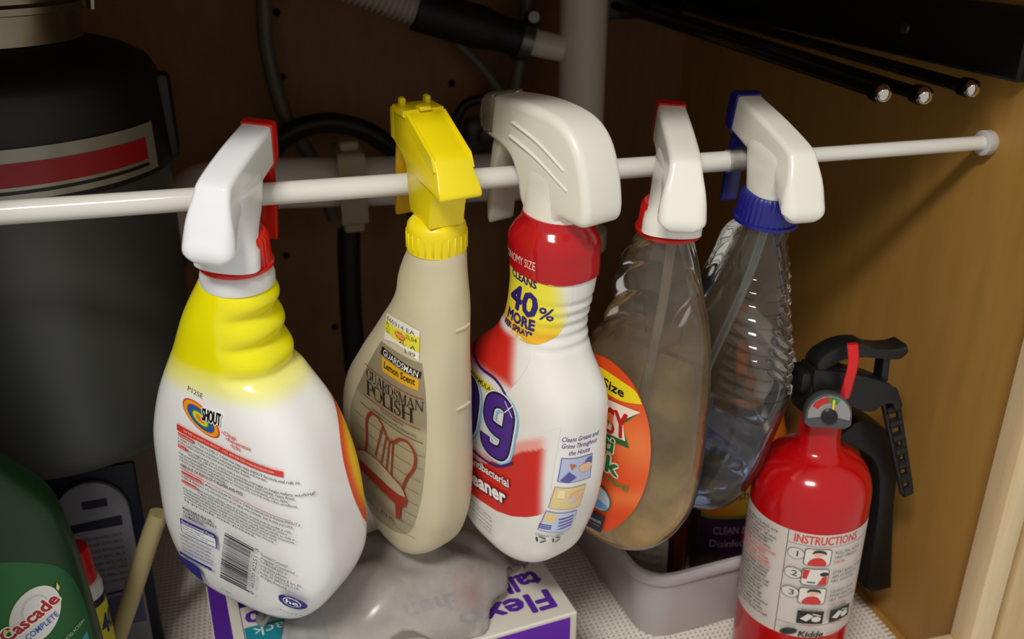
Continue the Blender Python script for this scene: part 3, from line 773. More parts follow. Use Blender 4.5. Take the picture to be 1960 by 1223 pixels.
# ---------------- bottle 3: white cleaner bottle with red neck sleeve and purple numerals
def bottle_cleaner():
    az, hd = -67, 113
    r = bottle_root('spray_bottle', (.1614, -.03, .3990), 6, 2, az)
    tag(r, 'white antibacterial cleaner bottle with red neck sleeve and purple number nine', 'spray bottle', 'spray bottles hanging on the rod')
    kz = [.006, 0, -.015, -.03, -.055, -.068, -.09, -.12, -.16, -.2, -.223, -.2395]
    aL = [.0200, .0220, .0245, .0230, .0235, .0290, .0484, .0602, .0599, .0550, .0501, .0406]
    aR = [.0200, .0230, .0285, .0290, .0285, .0335, .0500, .0548, .0560, .0480, .0390, .0200]
    b = [.0195, .0210, .0245, .0240, .0240, .0255, .0293, .0305, .0305, .0305, .0290, .024]
    n = [2, 2.1, 2.3, 2.3, 2.4, 2.6, 3, 3.1, 3.2, 3.2, 3, 2.6]
    def ribs(p):
        x, y, z = p
        if x > -.01 and -.068 < z < -.030:
            w = sstep(-.01, .014, x); k = 0.5-0.5*cos((z+.030)/.0072*2*pi); x -= .0013*w*k
        return (x, y, z)
    vf = loft(kz, aL, aR, b, n, nr=170, ns=96, deform=lean(ribs, .0045), bottom_r=.014)
    WB = plastic('E9E7E0', .20, mott=.02, name='white_cleaner_plastic')
    MB().add(vf).build('body', WB, r, sharp=60)
    bv = bvh_of(vf)
    # red shrink sleeve over the neck
    ks = [.0160, .0110, .0065, .0000, -.0080, -.0130, -.0185]
    sl = loft(ks, [.0200, .0212, .0235, .0268, .0266, .0254, .0246], [.0205, .0222, .0250, .0280, .0290, .0298, .0300], [.0200, .0210, .0230, .0250, .0256, .0253, .0252], [2, 2.1, 2.4, 2.5, 2.4, 2.4, 2.4], nr=40, ns=72, bottom_r=0.0)
    MB().add(sl).build('neck_sleeve', plastic('B5121A', .16, mott=.04, name='red_shrink_sleeve'), r, sharp=60)
    PS = Print(bvh_of(sl), -78, cyl=(.026, .002, 0)); PS.text('ECONOMY SIZE', .0060, -.0118, .0052, 'F0D8D0', w=.0330, al='R', rot=radians(2)); PS.build('sleeve_lettering', r)
    # head
    CW = plastic('E6E3D6', .34, mott=.02, name='ivory_head_plastic')
    h = head_common(r, radians(hd-az))
    out = smooth_outline([(.050, .0735), (.020, .0775), (-.008, .0765), (-.0240, .0690), (-.0340, .0545), (-.0400, .036), (-.0405, .0260), (-.0365, .0215), (-.028, .0205), (-.0190, .0200), (-.0150, .0155), (.0150, .0155), (.0190, .0215), (.0235, .034), (.033, .0435), (.052, .0475)], corner=(0, 10, 11, 15))
    mb = MB().add(slab(out, lambda p: .0150-.0012*sstep(.02, .05, p.x), .0050, 5))
    mb.add(loft([.008, .014, .020, .030, .042, .052], [.0205, .0205, .0205, .0215, .0225, .018], [.0205, .0203, .0200, .0218, .0250, .024], [.0198, .0190, .0178, .0160, .0148, .0120], [2, 2.1, 2.3, 2.6, 3, 3], nr=30, ns=56, bottom_r=0.0))
    for sg in (-1, 1):
        for q in ([(.028, .0640), (.004, .0590), (-.020, .0500)], [(.030, .0555), (.004, .0495), (-.024, .0395)]):
            mb.add(tube([(u, sg*.0148, z) for u, z in q], .0009, 8, 6))
    mb.build('shroud', CW, h)
    MB().add(slab(smooth_outline([(.0515, .0745), (.058, .0735), (.0635, .068), (.0645, .056), (.060, .0490), (.0525, .0475)], corner=(0, 5)), .0125, .003, 4)).build('nozzle_cap', clear('smoky_clear_cap', (.80, .78, .74), .22, 'C9C2B4'), h)
    MB().add(slab([(.050, .072), (.056, .071), (.057, .052), (.0515, .050)], .009, .0015, 2)).build('nozzle', CW, h)
    MB().add(slab(smooth_outline([(.0445, .0445), (.0520, .0465), (.0545, .030), (.0560, .012), (.0545, -.006), (.0505, -.008), (.0495, .006), (.0490, .022), (.0475, .033)]), .0095, .0015, 2)).build('trigger', plastic('CDC7B6', .4), h)
    # neck burst: yellow flash with purple lettering
    P = Print(bv, -72, cyl=(.0265, .002, 0))
    ol = smooth_outline([(-.030, -.0160), (.0255, -.0165), (.0268, -.030), (.0250, -.044), (.0190, -.0530), (.0070, -.0590), (-.0090, -.0590), (-.0240, -.0530), (-.030, -.040)], corner=(0, 1))
    P.grad(ol, lambda p: mixc(mixc('E8B01A', 'EFE23A', sstep(-.059, -.040, p[1])), 'EAE7DC', sstep(.014, .0275, p[0]+.25*(p[1]+.035))), .0015)
    PU = '2E1A6E'
    P.text('CLEANS', -.0070, -.0232, .0046, PU, w=.0235, al='C', rot=radians(-1), fat=.00025)
    P.same().text('40', -.0060, -.0425, .0150, PU, w=.0240, al='C', rot=radians(-3), fat=.0008)
    P.same().text('%', .0122, -.0425, .0078, PU, w=.0090, al='C', fat=.0002, rot=radians(-3))
    P.same().text('MORE', -.0060, -.0510, .0064, PU, w=.0240, al='C', fat=.0004, rot=radians(1))
    P.same().text('PER SPRAY*', -.0070, -.0560, .0034, PU, w=.0245, al='C', fat=.0002, rot=radians(2))
    P.build('neck_flash', r)
    # main front label
    P = Print(bv, -90)
    W_ = 'E9E7E0'; RD = 'D2281E'
    ol = smooth_outline([(-.045, -.066), (-.020, -.058), (.0020, -.0570), (.0150, -.0610), (.0190, -.0720), (.0140, -.0860), (.0040, -.0980), (-.020, -.1020), (-.050, -.102)], per=4)
    P.grad(ol, lambda p: mixc(RD, W_, max(sstep(.000, .013, p[0]+.3*(p[1]+.075)), sstep(-.086, -.096, p[1]-.10*p[0]), sstep(-.064, -.058, p[1]))), .0015)
    # lower red field with pale swoosh on top and faded right edge
    def edge(x): return -.166+.030*sstep(-.02, .028, x)+.0011e3*max(0, x-.016)**1.15*1.0
    def low(p):
        x, z = p; e = z-edge(x); k = sstep(.0385, .0465, x+.05*(z+.15))
        c = mixc(RD, W_, max(k, 0))
        if e > 0: c = mixc(mixc('E9A296', W_, sstep(.005, .012, e)), W_, k)
        return c
    xs = [-.050+.0985*i/24 for i in range(25)]
    P.grad([(-.050, -.202), (-.013, -.1965), (.006, -.1925), (.022, -.1860), (.034, -.1790), (.042, -.173), (.0485, -.166)]+[(x, min(-.092, edge(x)+.012)) for x in xs[::-1]], low, .0013)
    P.line([(-.050, -.0830), (-.0245, -.0930), (-.005, -.0930), (.0070, -.0985), (.0175, -.1110)], .0022, PU)
    P.poly([(-.036, -.1000), (-.0060, -.1000), (-.0060, -.1055), (-.036, -.1055)], 'E8DA28')
    P.text('FORMULA', -.0080, -.1045, .0034, '26221E', w=.0240, al='R', bold=.01, shear=.2)
    # purple numerals with blue edge and pale outline
    nine = [(.98, .44), (.40, .44), (.12, .54), (.06, .72), (.12, .90), (.36, 1.0), (.70, 1.0), (.92, .90), (.98, .72), (.98, .26), (.90, .08), (.68, 0), (.30, 0), (.10, .08), (.04, .22)]
    zero = [(.5, 1.0), (.80, .94), (.96, .74), (.96, .26), (.80, .06), (.5, 0), (.2, .06), (.04, .26), (.04, .74), (.2, .94), (.5, 1.0)]
    def numeral(pts, x0, wd, grow, col, dx=0, dz=0):
        q = []
        for u, t in pts:
            a, c_ = x0+wd*u+.10*.042*(t-.5)+dx, -.1455+.0400*t+dz
            q.append((a, c_+.10*(a-.002)))
        P.line(q, .0082+grow, col)
    for grow, col, dx, dz in ((.0062, '8CC4E8', .0012, -.0008), (.0050, 'EDEDF2', .0002, 0), (.0030, '1B1230', 0, 0), (.0, '4A2488', 0, 0)):
        numeral(zero, -.0445, .0210, grow, col, dx, dz); P.same(); numeral(nine, -.0100, .0225, grow, col, dx, dz)
    P.line([(-.050, -.1600), (-.020, -.1600), (.0040, -.1555), (.0200, -.1430)], .0018, PU)
    P.line([(.0080, -.1020), (.0160, -.1100)], .0006, 'FFFFFF'); P.same().line([(.0155, -.1015), (.0085, -.1105)], .0006, 'FFFFFF')
    P.text('Antibacterial', .0182, -.1640, .0058, '5A1418', w=.0440, al='R', fat=.0006, rot=radians(10))
    P.text('Antibacterial', .0182, -.1640, .0058, 'F2E9E6', w=.0440, al='R', fat=.0002, rot=radians(10))
    P.text('Cleaner', .0170, -.1790, .0102, '3A1238', w=.0520, al='R', fat=.0014, rot=radians(11))
    P.text('Cleaner', .0168, -.1788, .0102, 'F6F2EE', w=.0520, al='R', fat=.0006, rot=radians(11))
    for k in range(5):
        P.same().text(['Disinfects. Cuts grease.', 'KEEP OUT OF REACH OF', 'CHILDREN. See back panel', 'for precautionary', '32 FL OZ (1 QT) 946 mL'][k], -.030, -.2030-.0034*k, .0018, '70706E', w=.0340, rot=radians(3))
    P.build('label_print', r)
    # picture strip on the narrow side
    P = Print(bv, -16)
    _put = P.put
    P.put = lambda p, off: _put((p[0]*.95+.0112, p[1]-.0005+.035*(p[1]+.113)), off)
    for k, t in enumerate(['Cleans Grease and', 'Grime Throughout', 'the House']):
        P.same().text(t, -.0068-.0005*k, -.1130-.0047*k, .0032, '4A3A86', w=[.0285, .0270, .0165][k], al='C', bold=.01, shear=.25, rot=radians(-5))
    q1 = [(-.0205, -.1230), (.0030, -.1255), (.0030, -.1435), (-.0220, -.1405)]
    q2 = [(-.0230, -.1440), (-.0005, -.1465), (-.0030, -.1640), (-.0255, -.1615)]
    q3 = [(-.0262, -.1640), (-.0045, -.1665), (-.0075, -.1845), (-.0290, -.1820)]
    for q, fr_, bg in ((q1, '6A60A8', 'B8C0DC'), (q2, 'B09A90', 'E8CF92'), (q3, '8A80B0', 'C4D4EC')):
        P.poly(q, fr_); cx = sum(p[0] for p in q)/4; cz = sum(p[1] for p in q)/4
        P.poly([(cx+(p[0]-cx)*.95, cz+(p[1]-cz)*.94) for p in q], bg)
    P.poly([(-.0205, -.1390), (-.0150, -.1330), (-.0095, -.1380), (-.0150, -.1410)], '5A54A0'); P.same().poly([(-.0010, -.1268), (.0022, -.1268), (.0022, -.1320), (-.0040, -.1300)], '5A54A0')
    P.same().poly(smooth_outline([(-.0080, -.1310), (-.0010, -.1300), (.0025, -.1330), (-.0010, -.1360), (-.0060, -.1350)]), 'E8BE92'); P.same().poly([(-.0150, -.1275), (-.0100, -.1290), (-.0135, -.1320)], 'C86A3A')
    P.same().poly([(-.0205, -.1460), (-.0160, -.1465), (-.0165, -.1530), (-.0210, -.1525)], 'F2E0B4'); P.same().poly(smooth_outline([(-.0125, -.1510), (-.0050, -.1490), (-.0020, -.1520), (-.0060, -.1560), (-.0110, -.1570)]), 'E8BE92')
    P.same().poly([(-.0140, -.1540), (-.0085, -.1525), (-.0080, -.1565), (-.0120, -.1580)], 'C8CCE4')
    P.same().poly([(-.0258, -.1655), (-.0190, -.1660), (-.0200, -.1740), (-.0270, -.1730)], 'E8CF92')
    for k in range(4): P.same().poly([(-.0180+.001*k, -.1700-.0030*k), (-.0070, -.1690-.0030*k), (-.0070, -.1705-.0030*k), (-.0180, -.1716-.0030*k)], '6A54A8')
    for k in range(3): P.same().poly([(-.0285, -.1790+.0016*k), (-.0215, -.1790+.0016*k), (-.0215, -.1800+.0016*k), (-.0285, -.1800+.0016*k)], '5A4AA0')
    for k in range(2):
        for a in range(3):
            t = 2*pi*a/3+.5; P.same().line([(-.026+.010*k+.0030*cos(t), -.1905+.0030*sin(t)), (-.026+.010*k+.0030*cos(t+1.5), -.1905+.0030*sin(t+1.5))], .0010, '3A3A3A')
    P.same().text('SMARTLABEL', -.0295, -.1868, .0015, '6A6A6A', w=.0190)
    P.build('picture_strip', r)
    return r
bottle_cleaner()

# ---------------- bottles 4 and 5: clear bottles
def liquid_vf(kz, aL, aR, b, n, root, zworld, inset=.0035, deform=None):
    vf = loft(kz, aL, aR, b, n, nr=110, ns=64, deform=deform, inset=inset, bottom_r=.014)
    M = root.rotation_euler.to_matrix(); up = M.transposed() @ Vector((0, 0, 1))
    co = M.transposed() @ (Vector((root.location.x, root.location.y, zworld))-root.location)
    bm = bmesh.new(); vs = [bm.verts.new(p) for p in vf[0]]
    for q in vf[1]: bm.faces.new([vs[i] for i in q])
    bmesh.ops.bisect_plane(bm, geom=list(bm.verts)+list(bm.edges)+list(bm.faces), plane_co=co, plane_no=up, clear_outer=True)
    bd = [e for e in bm.edges if len(e.link_faces) == 1]
    if bd: bmesh.ops.contextual_create(bm, geom=bd)
    bm.verts.index_update()
    out = ([tuple(v.co) for v in bm.verts], [tuple(v.index for v in f.verts) for f in bm.faces]); bm.free()
    return out

def bottle_orange():
    az, hd = -60, 75
    r = bottle_root('spray_bottle', (.2354, -.03, .3952), 6, 2, az)
    tag(r, 'clear bottle with red collar and big oval orange label, amber liquid inside', 'spray bottle', 'spray bottles hanging on the rod')
    kz = [.003, 0, -.012, -.03, -.06, -.09, -.12, -.16, -.2, -.225, -.243]
    aL = [.0168, .017, .0235, .0300, .0300, .0420, .0605, .0649, .0600, .0500, .0380]
    aR = [.0168, .017, .0200, .0275, .0415, .0480, .0515, .0545, .0512, .0392, .0190]
    b = [.0165, .0168, .0200, .0225, .0240, .0270, .0280, .0280, .0280, .0268, .021]
    n = [2, 2, 2.1, 2.2, 2.4, 2.6, 2.7, 2.8, 2.8, 2.6, 2.4]
    def grip(p):
        x, y, z = p
        if x < 0 and -.092 < z < -.006:
            w = sstep(0, -.02, x)*sstep(-.092, -.080, z)*(1-sstep(-.014, -.006, z)); k = abs(sin((z+.012)/.020*pi)); x += .0036*w*(1-k**1.2)
        return (x, y, z)
    grip = lean(grip, .006)
    vf = loft(kz, aL, aR, b, n, nr=130, ns=96, deform=grip, bottom_r=.014)
    MB().add(vf).build('body', clear('dusty_clear_bottle', (.93, .92, .90), .10, 'B8AC98'), r, sharp=60)
    bv = bvh_of(vf)
    head_shroud(r, radians(hd-az), plastic('C41810', .3, name='red_collar_plastic'), plastic('EAE7DC', .18, mott=.03, name='warm_white_shroud'))
    MB().add(liquid_vf(kz, aL, aR, b, n, r, .187, deform=grip)).build('liquid', clear('amber_liquid', (.92, .60, .20), .62, 'DE8E20', rough=.03), r)
    MB().add(liquid_vf(kz, aL, aR, b, n, r, .300, inset=.0028, deform=grip)).build('suds_film', clear('tan_suds_film', (.98, .95, .88), .80, 'F0CE8A', rough=.4, edge=.1, zgrad=(-.085, -.185)), r)
    MB().add(tube([(.004, 0, .0), (.003, .002, -.06), (-.004, .004, -.14), (-.012, .002, -.225)], .0032, 12)).build('dip_tube', clear('cloudy_dip_tube', (.82, .78, .70), .30, 'B8A88C', rough=.3), r)
    # oval label
    P = Print(bv, -90)
    OR = 'E8571A'
    ol = smooth_outline([(-.012, -.0850), (.0060, -.0880), (.0180, -.0965), (.0285, -.1150), (.0338, -.1400), (.0335, -.1660), (.0270, -.1910), (.0110, -.2170), (-.0120, -.2260), (-.034, -.2160), (-.052, -.185), (-.056, -.15), (-.050, -.118), (-.034, -.094)])
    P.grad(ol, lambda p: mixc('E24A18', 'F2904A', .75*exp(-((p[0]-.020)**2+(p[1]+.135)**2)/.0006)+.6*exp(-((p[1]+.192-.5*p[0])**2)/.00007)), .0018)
    P.poly(smooth_outline([(-.034, -.0950), (-.012, -.0930), (.0070, -.0945), (.0165, -.0965), (.0225, -.1035), (.0060, -.1085), (-.012, -.1085), (-.036, -.1095)], corner=(0, 4, 7)), 'F0DC1C')
    P.text('Value Size', .0082, -.1050, .0064, '1C1A14', w=.0480, al='R', fat=.0003)
    P.text('ENHANCED WITH THE POWER', .0170, -.1122, .0018, 'B02A14', w=.0350, al='R'); P.same().text('OF CITRUS', .0150, -.1150, .0018, 'B02A14', w=.0200, al='R')
    # star-edged word in red on a white and green block
    P.poly([(-.050, -.120), (.0200, -.1125), (.0105, -.1250), (.0185, -.1400), (.004, -.1420), (-.050, -.146)], '1E6A34')
    P.poly([(-.050, -.1170), (.0225, -.1095), (.0105, -.1215), (.0150, -.1360), (.002, -.1375), (-.050, -.141)], 'F4ECD8')
    P.text('CITRUSY', .0158, -.1345, .0185, 'C21C18', w=.0640, al='R', fat=.0007, rot=radians(7))
    P.text('Multi', .0065, -.1505, .0115, 'F4ECD8', w=.0310, al='R', fat=.0016); P.text('Multi', .0065, -.1505, .0115, '1E7A3C', w=.0310, al='R', fat=.0006)
    P.text('task', .0130, -.1668, .0130, 'F4ECD8', w=.0370, al='R', fat=.0018); P.text('task', .0130, -.1668, .0130, '1E7A3C', w=.0370, al='R', fat=.0006)
    P.text('Kitchens & More!', .0225, -.1735, .0040, '2E8A40', w=.0500, al='R', fat=.0002, rot=radians(3))
    P.poly(ellipse(.0010, -.1920, .0105, .0105), '2E7A48'); P.poly(ellipse(.0010, -.1920, .0097, .0097), 'BFD8E4')
    P.poly(smooth_outline([(-.008, -.195), (-.001, -.1935), (.008, -.1945), (.0095, -.1965), (.005, -.2000), (-.003, -.2000)]), '6CA8D8')
    P.poly([(-.0110, -.2090), (.0085, -.2040), (.0065, -.2205), (-.0095, -.2230)], '222A3C'); P.text('Johnson', -.0015, -.2140, .0034, 'E8E4DC', w=.0150, al='C', rot=radians(8)); P.same().text('A FAMILY COMPANY', -.0015, -.2172, .0012, 'A8ACB4', w=.0135, al='C', rot=radians(8))
    P.poly([(-.0105, -.1195), (.0040, -.1200), (.0040, -.1300), (-.0105, -.1300)], 'E87838'); P.poly([(-.0105, -.1280), (.0040, -.1285), (.0040, -.1325), (-.0105, -.1330)], 'E8DCC8')
    for k in range(7): P.same().line([(-.0085+.0016*k, -.1260), (-.0085+.0016*k, -.1300)], .0006, '3A2A20')
    P.build('front_label', r)
    # the label on the far side shows through the bottle
    P = Print(bv, 90)
    P.poly(smooth_outline([(-.020, -.105), (.018, -.105), (.030, -.150), (.010, -.195), (-.018, -.195), (-.032, -.150)]), '8C9098', .004)
    P.line([(-.022, -.118), (.016, -.118)], .008, 'A83A2C'); P.same().line([(-.022, -.160), (.020, -.160)], .011, 'B04434')
    P.build('back_label', r)
    return r
bottle_orange()

def bottle_ribbed():
    az, hd = -60, 92
    r = bottle_root('spray_bottle', (.3020, -.03, .3970), 8, 2, az)
    tag(r, 'clear ribbed bottle with dark blue collar and a little blue liquid', 'spray bottle', 'spray bottles hanging on the rod')
    kz = [.003, 0, -.010, -.0288, -.0576, -.0864, -.1152, -.1536, -.192, -.216, -.2333]
    aL = [.0168, .017, .0245, .0290, .0350, .0450, .0500, .0480, .0500, .0480, .0390]
    aR = [.0168, .017, .0165, .0232, .0318, .0420, .0458, .0430, .0370, .0280, .0105]
    b = [.0165, .0168, .0190, .0215, .0230, .0245, .0245, .0230, .0260, .0255, .0210]
    n = [2, 2, 2.1, 2.3, 2.6, 2.8, 2.8, 2.8, 3, 2.8, 2.6]
    def ribs(p):
        x, y, z = p
        a = math.degrees(atan2(y, x))
        if -75 < a < 60 and -.118 < z < -.006:
            w = sstep(-72, -62, a)*(1-sstep(40, 55, a))*sstep(-.118, -.112, z)*(1-sstep(-.010, -.006, z)); k = 0.5-0.5*cos((z+.008)/.0086*2*pi); x *= 1-.075*w*k; y *= 1-.075*w*k
        return (x, y, z)
    ribs = lean(ribs, .0045)
    vf = loft(kz, aL, aR, b, n, nr=220, ns=96, deform=ribs, bottom_r=.014)
    MB().add(vf).build('body', clear('clear_ribbed_plastic', (.93, .92, .89), .050, 'BDB49C', rough=.05), r, sharp=60)
    head_shroud(r, radians(hd-az), plastic('1B1E78', .34, name='dark_blue_plastic'), plastic('E9E6DA', .2, mott=.03, name='ivory_shroud'), cover=False)
    MB().add(liquid_vf(kz, aL, aR, b, n, r, .187, deform=ribs)).build('liquid', clear('blue_liquid', (.62, .72, .93), .10, '5A78B8', rough=.03), r)
    MB().add(tube([(.002, 0, 0), (-.004, .001, -.05), (-.018, .002, -.12), (-.034, 0, -.215)], .0030, 12)).build('dip_tube', clear('cloudy_blue_tube', (.80, .84, .86), .25, '9AA8AC', rough=.3), r)
    return r
bottle_ribbed()

#@@ROD
# ------------------------------------------------------------------ tension rod across the cabinet
ro = empty('tension_rod', (XL, 0, .4288)); tag(ro, 'white tension rod spanning the cabinet from wall to wall', 'rod')
RW = plastic('E2E0D8', .10, mott=.02, name='white_enamel_rod')
rot = Matrix.Rotation(pi/2, 4, 'Y'); LX = lambda x: x-XL
MB().add(lathe([(.0050, LX(-.412)), (.0066, LX(-.412)), (.0066, LX(.2880)), (.0060, LX(.2885))], 32), mat=rot).build('outer_tube', RW, ro)
MB().add(lathe([(.0030, LX(.28)), (.0050, LX(.28)), (.0050, LX(.482)), (.0040, LX(.482))], 32), mat=rot).build('inner_tube', RW, ro)
MB().add(lathe([(.0060, LX(.2870)), (.0072, LX(.2872)), (.0074, LX(.2890)), (.0068, LX(.2900)), (.0070, LX(.2990)), (.0060, LX(.3030)), (.0052, LX(.3030))], 32), mat=rot).build('joint_collar', clear('clear_vinyl_collar', (.85, .85, .83), .35, 'DAD8D0', rough=.12), ro)
for x0, x1 in ((XL, XL+.008), (XR-.008, XR)):
    MB().add(lathe([(.0080, LX(x0)), (.0088, LX(x0)+.0005), (.0088, LX(x1)-.0015), (.0078, LX(x1))], 32), mat=rot).build('end_cap', plastic('C9C7C0', .5), ro)
#@@REST
def at(px, py, Y):
    """world point in the depth plane Y that the photograph shows at pixel (px, py)"""
    sy, cy, sp, cp = sin(YAW), cos(YAW), sin(PITCH), cos(PITCH)
    a, b = (px-980)/1780, (611.5-py)/1780
    d = Vector((cy*a+sy*sp*b+sy*cp, -sy*a+cy*sp*b+cy*cp, cp*b-sp)); c = Vector((0, -.5355, .58))
    return c+d*((Y-c.y)/d.y)

def rring(cx, cy, hx, hy, r, z, n=8):
    out = []
    for sx, sy, a0 in ((1, 1, 0), (-1, 1, 90), (-1, -1, 180), (1, -1, 270)):
        for k in range(n+1):
            a = radians(a0+90*k/n); out.append((cx+sx*(hx-r)+r*cos(a), cy+sy*(hy-r)+r*sin(a), z))
    return out

# ------------------------------------------------------------------ fire extinguisher
def extinguisher():
    X0, Y0 = .3610, -.0370
    e = empty('fire_extinguisher', (X0, Y0, .0018)); tag(e, 'red fire extinguisher with instruction label standing beside the right wall', 'extinguisher')
    RED = plastic('B8060C', .16, mott=.04, name='red_enamel'); BK = plastic('0B0B0C', .5, name='black_nylon'); 
    vf = lathe([(.020, .003), (.034, 0), (.0385, .0015), (.0420, .006), (.0423, .012), (.0423, .187), (.0419, .194), (.0404, .2015), (.0369, .2090), (.0311, .2155), (.0240, .2200), (.0184, .2230), (.0158, .2270), (.0151, .2330), (.0145, .2530), (.0122, .2535)], 72)
    MB().add(vf).build('cylinder', RED, e, sharp=60)
    bv = bvh_of(vf)
    P = Print(bv, -121, cyl=(.0423, 0, 0), base=.0003)
    zt, zb = .1760, .0470
    _put = P.put
    P.put = lambda p, off: _put((p[0], zt+.715*(p[1]-zt)), off)
    P.poly([(-.064, zt), (.064, zt), (.064, zb), (-.064, zb)], 'CDC3BA', .004)
    K = '3A3836'; RD = 'D04038'
    lx = -.0135
    P.line([(lx, zt), (lx, zb)], .0005, K, False)
    P.same().line([(lx, zt-.0142), (.062, zt-.0142)], .0004, K, False); P.same().line([(lx, zb+.016), (.062, zb+.016)], .0004, K, False)
    P.same().text('INSTRUCTIONS', .0145, zt-.0120, .0095, RD, w=.0470, al='C', fat=.0002)
    for k in range(3):
        z = zt-.0275-.0232*k
        P.poly(ellipse(-.0065, z+.002, .0062, .0068), K); P.poly(ellipse(-.0065, z+.002, .0057, .0063), 'D3CCC2'); P.text(str(k+1), -.0055, z-.001, .0064, K, al='C', bold=.01)
        P.poly(rrect(-.0010, .0180, z-.0095, z+.0110, .003), '55524E'); P.poly(rrect(-.0003, .0173, z-.0088, z+.0103, .0026), 'DDD6CC')
        if k != 1:   # little figure: dark hair, face, red coat
            P.poly(smooth_outline([(.0025, z-.0085), (.0040, z-.0020), (.0070, z+.0005), (.0105, z+.0005), (.0135, z-.0025), (.0145, z-.0085)]), 'C8302A'); P.poly(ellipse(.0088, z+.0052, .0034, .0036), 'DDB49C')
            P.poly(smooth_outline([(.0045, z+.0050), (.0055, z+.0090), (.0090, z+.0100), (.0130, z+.0085), (.0140, z+.0045), (.0115, z+.0065), (.0070, z+.0068)]), '2A2422')
        else:
            P.poly([(.0000, z+.0095), (.0045, z+.0095), (.0030, z-.0020), (.0000, z-.0020)], 'C8302A'); P.same().poly([(.0135, z+.0010), (.0168, z+.0020), (.0168, z-.0085), (.0105, z-.0085)], 'C8302A')
            P.same().poly(ellipse(.0145, z+.0045, .0030, .0026), '2A2422'); P.same().poly([(.0035, z-.0050), (.0090, z-.0050), (.0090, z-.0066), (.0035, z-.0066)], '3A3836')
        t = [['PULL PIN. HOLD', 'UNIT UPRIGHT.', 'HALAR.'], ['START BACK 10 FEET', 'AIM AT BASE OF', 'FIRE. APUNTAR'], ['SQUEEZE LEVER', 'SWEEP SIDE TO', 'SIDE. PRESIONAR']][k]
        for q in range(3): P.same().text(t[q], .0205, z+.0045-.0056*q, .0032, RD if (q == 2 and k == 0) else K, w=.00155*len(t[q]))
        P.same().text('Y APUNTAR' if k == 2 else ' ', .0205, z-.0118, .0028, RD, w=.0140)
    for k in range(2):
        x0 = .0005+.0225*k; z0 = zb+.0210
        P.poly([(x0, z0), (x0+.0180, z0), (x0+.0180, z0+.0160), (x0, z0+.0160)], '1C1A1A')
        P.poly([(x0+.002, z0+.006), (x0+.007, z0+.013), (x0+.0110, z0+.010), (x0+.0065, z0+.003)], 'D3CCC2'); P.same().poly(ellipse(x0+.013, z0+.006, .0032, .0036), 'D3CCC2'); P.same().line([(x0+.010, z0+.013), (x0+.016, z0+.010)], .0012, 'D3CCC2')
        P.same().text(['Alcance', 'Inspeccione'][k], x0+.002, z0+.0172, .0018, K, w=.0110); P.same().text(['Fuego', 'Recargue'][k], x0+.004, z0-.0032, .0018, RD, w=.0090)
    P.poly(smooth_outline([(-.0095, zb+.0060), (-.0050, zb+.0125), (.0015, zb+.0130), (.0005, zb+.0075), (-.0060, zb+.0035)]), '2A2826'); P.text('Kidde', .0030, zb+.0045, .0068, '2A2826', w=.0170, shear=.15, fat=.0003)
    P.same().text('RECHARGE AFTER USE', .0225, zb+.0065, .0020, K, w=.0200); P.same().text('www.kidde.com', .0225, zb+.0035, .0020, RD, w=.0180)
    rr = random.Random(3)
    for k in range(24):   # small print column left of the divider
        z = zt-.0060-.0046*k; c = RD if 6 <= k <= 10 else K
        wds = ' '.join(rr.choice(['CAUTION', 'UNDER', 'PRESSURE', 'FIRE', 'CLASS', 'store', 'below', 'inspect', 'monthly', 'recharge', 'after', 'any', 'use', 'weigh', 'contents', 'of', 'and', 'the']) for _ in range(4))
        P.same().text(wds, -.0560, z, .0026, c, w=.028+.009*rr.random(), bold=.015)
    lb = P.build('label', e)
    # valve, gauge, handles: +x of this local frame runs along the handle
    MB().add(rbox(.030, .024, .030, .004, 2, (-.003, .004, .2670))).add(rbox(.036, .020, .016, .003, 2, (-.006, .004, .2790))).build('valve', BK, e)
    MB().add(lathe([(.0150, .2500), (.0158, .2510), (.0158, .2570), (.0150, .2580)], 32)).build('valve_seat', RED, e)
    g = empty('pressure_gauge', (-.0090, -.0180, .2610)); g.parent = e; g.rotation_euler = (radians(-10), 0, radians(-22)); g.scale = (.88, .88, .88)
    half = [(.0175*cos(a), .0175*sin(a)) for a in [pi*k/20 for k in range(21)]]
    MB().add(slab(half+[(-.0175, -.0075), (-.0130, -.0105), (.0130, -.0105), (.0175, -.0075)], .0060, .001, 2)).build('gauge_housing', plastic('4A4A4C', .3), g)
    dial = MB(); 
    def fan(r0, r1, a0, a1, y, n=10):
        v = []; f = []
        for k in range(n+1):
            a = radians(a0+(a1-a0)*k/n); v += [(r0*cos(a), y, r0*sin(a)), (r1*cos(a), y, r1*sin(a)), (r0*cos(a), y+.0008, r0*sin(a)), (r1*cos(a), y+.0008, r1*sin(a))]
        for k in range(n): b_ = 4*k; f += [(b_, b_+4, b_+5, b_+1), (b_+2, b_+3, b_+7, b_+6), (b_, b_+2, b_+6, b_+4), (b_+1, b_+5, b_+7, b_+3)]
        f += [(0, 1, 3, 2), (4*n, 4*n+2, 4*n+3, 4*n+1)]
        return v, f
    MB().add(fan(.0062, .0160, -10, 190, -.0069)).build('dial', plastic('8E8A88', .4), g)
    MB().add(fan(.0105, .0152, 95, 150, -.0074)).build('red_zone', plastic('B8281E', .4), g)
    MB().add(fan(.0105, .0152, 62, 95, -.0074)).build('green_zone', plastic('3E7A46', .4), g)
    MB().add(rbox(.0018, .0010, .0100, .0003, 1, (.0022, -.0080, .0085))).build('needle', plastic('E0C81E', .4), g)
    MB().add(lathe([(.0062, 0), (.0062, .003), (.0040, .0042)], 20), mat=Matrix.Rotation(pi/2, 4, 'X') @ Matrix.Translation((0, 0, .0060))).build('gauge_boss', plastic('2E2C2C', .3, metal=.6), g)
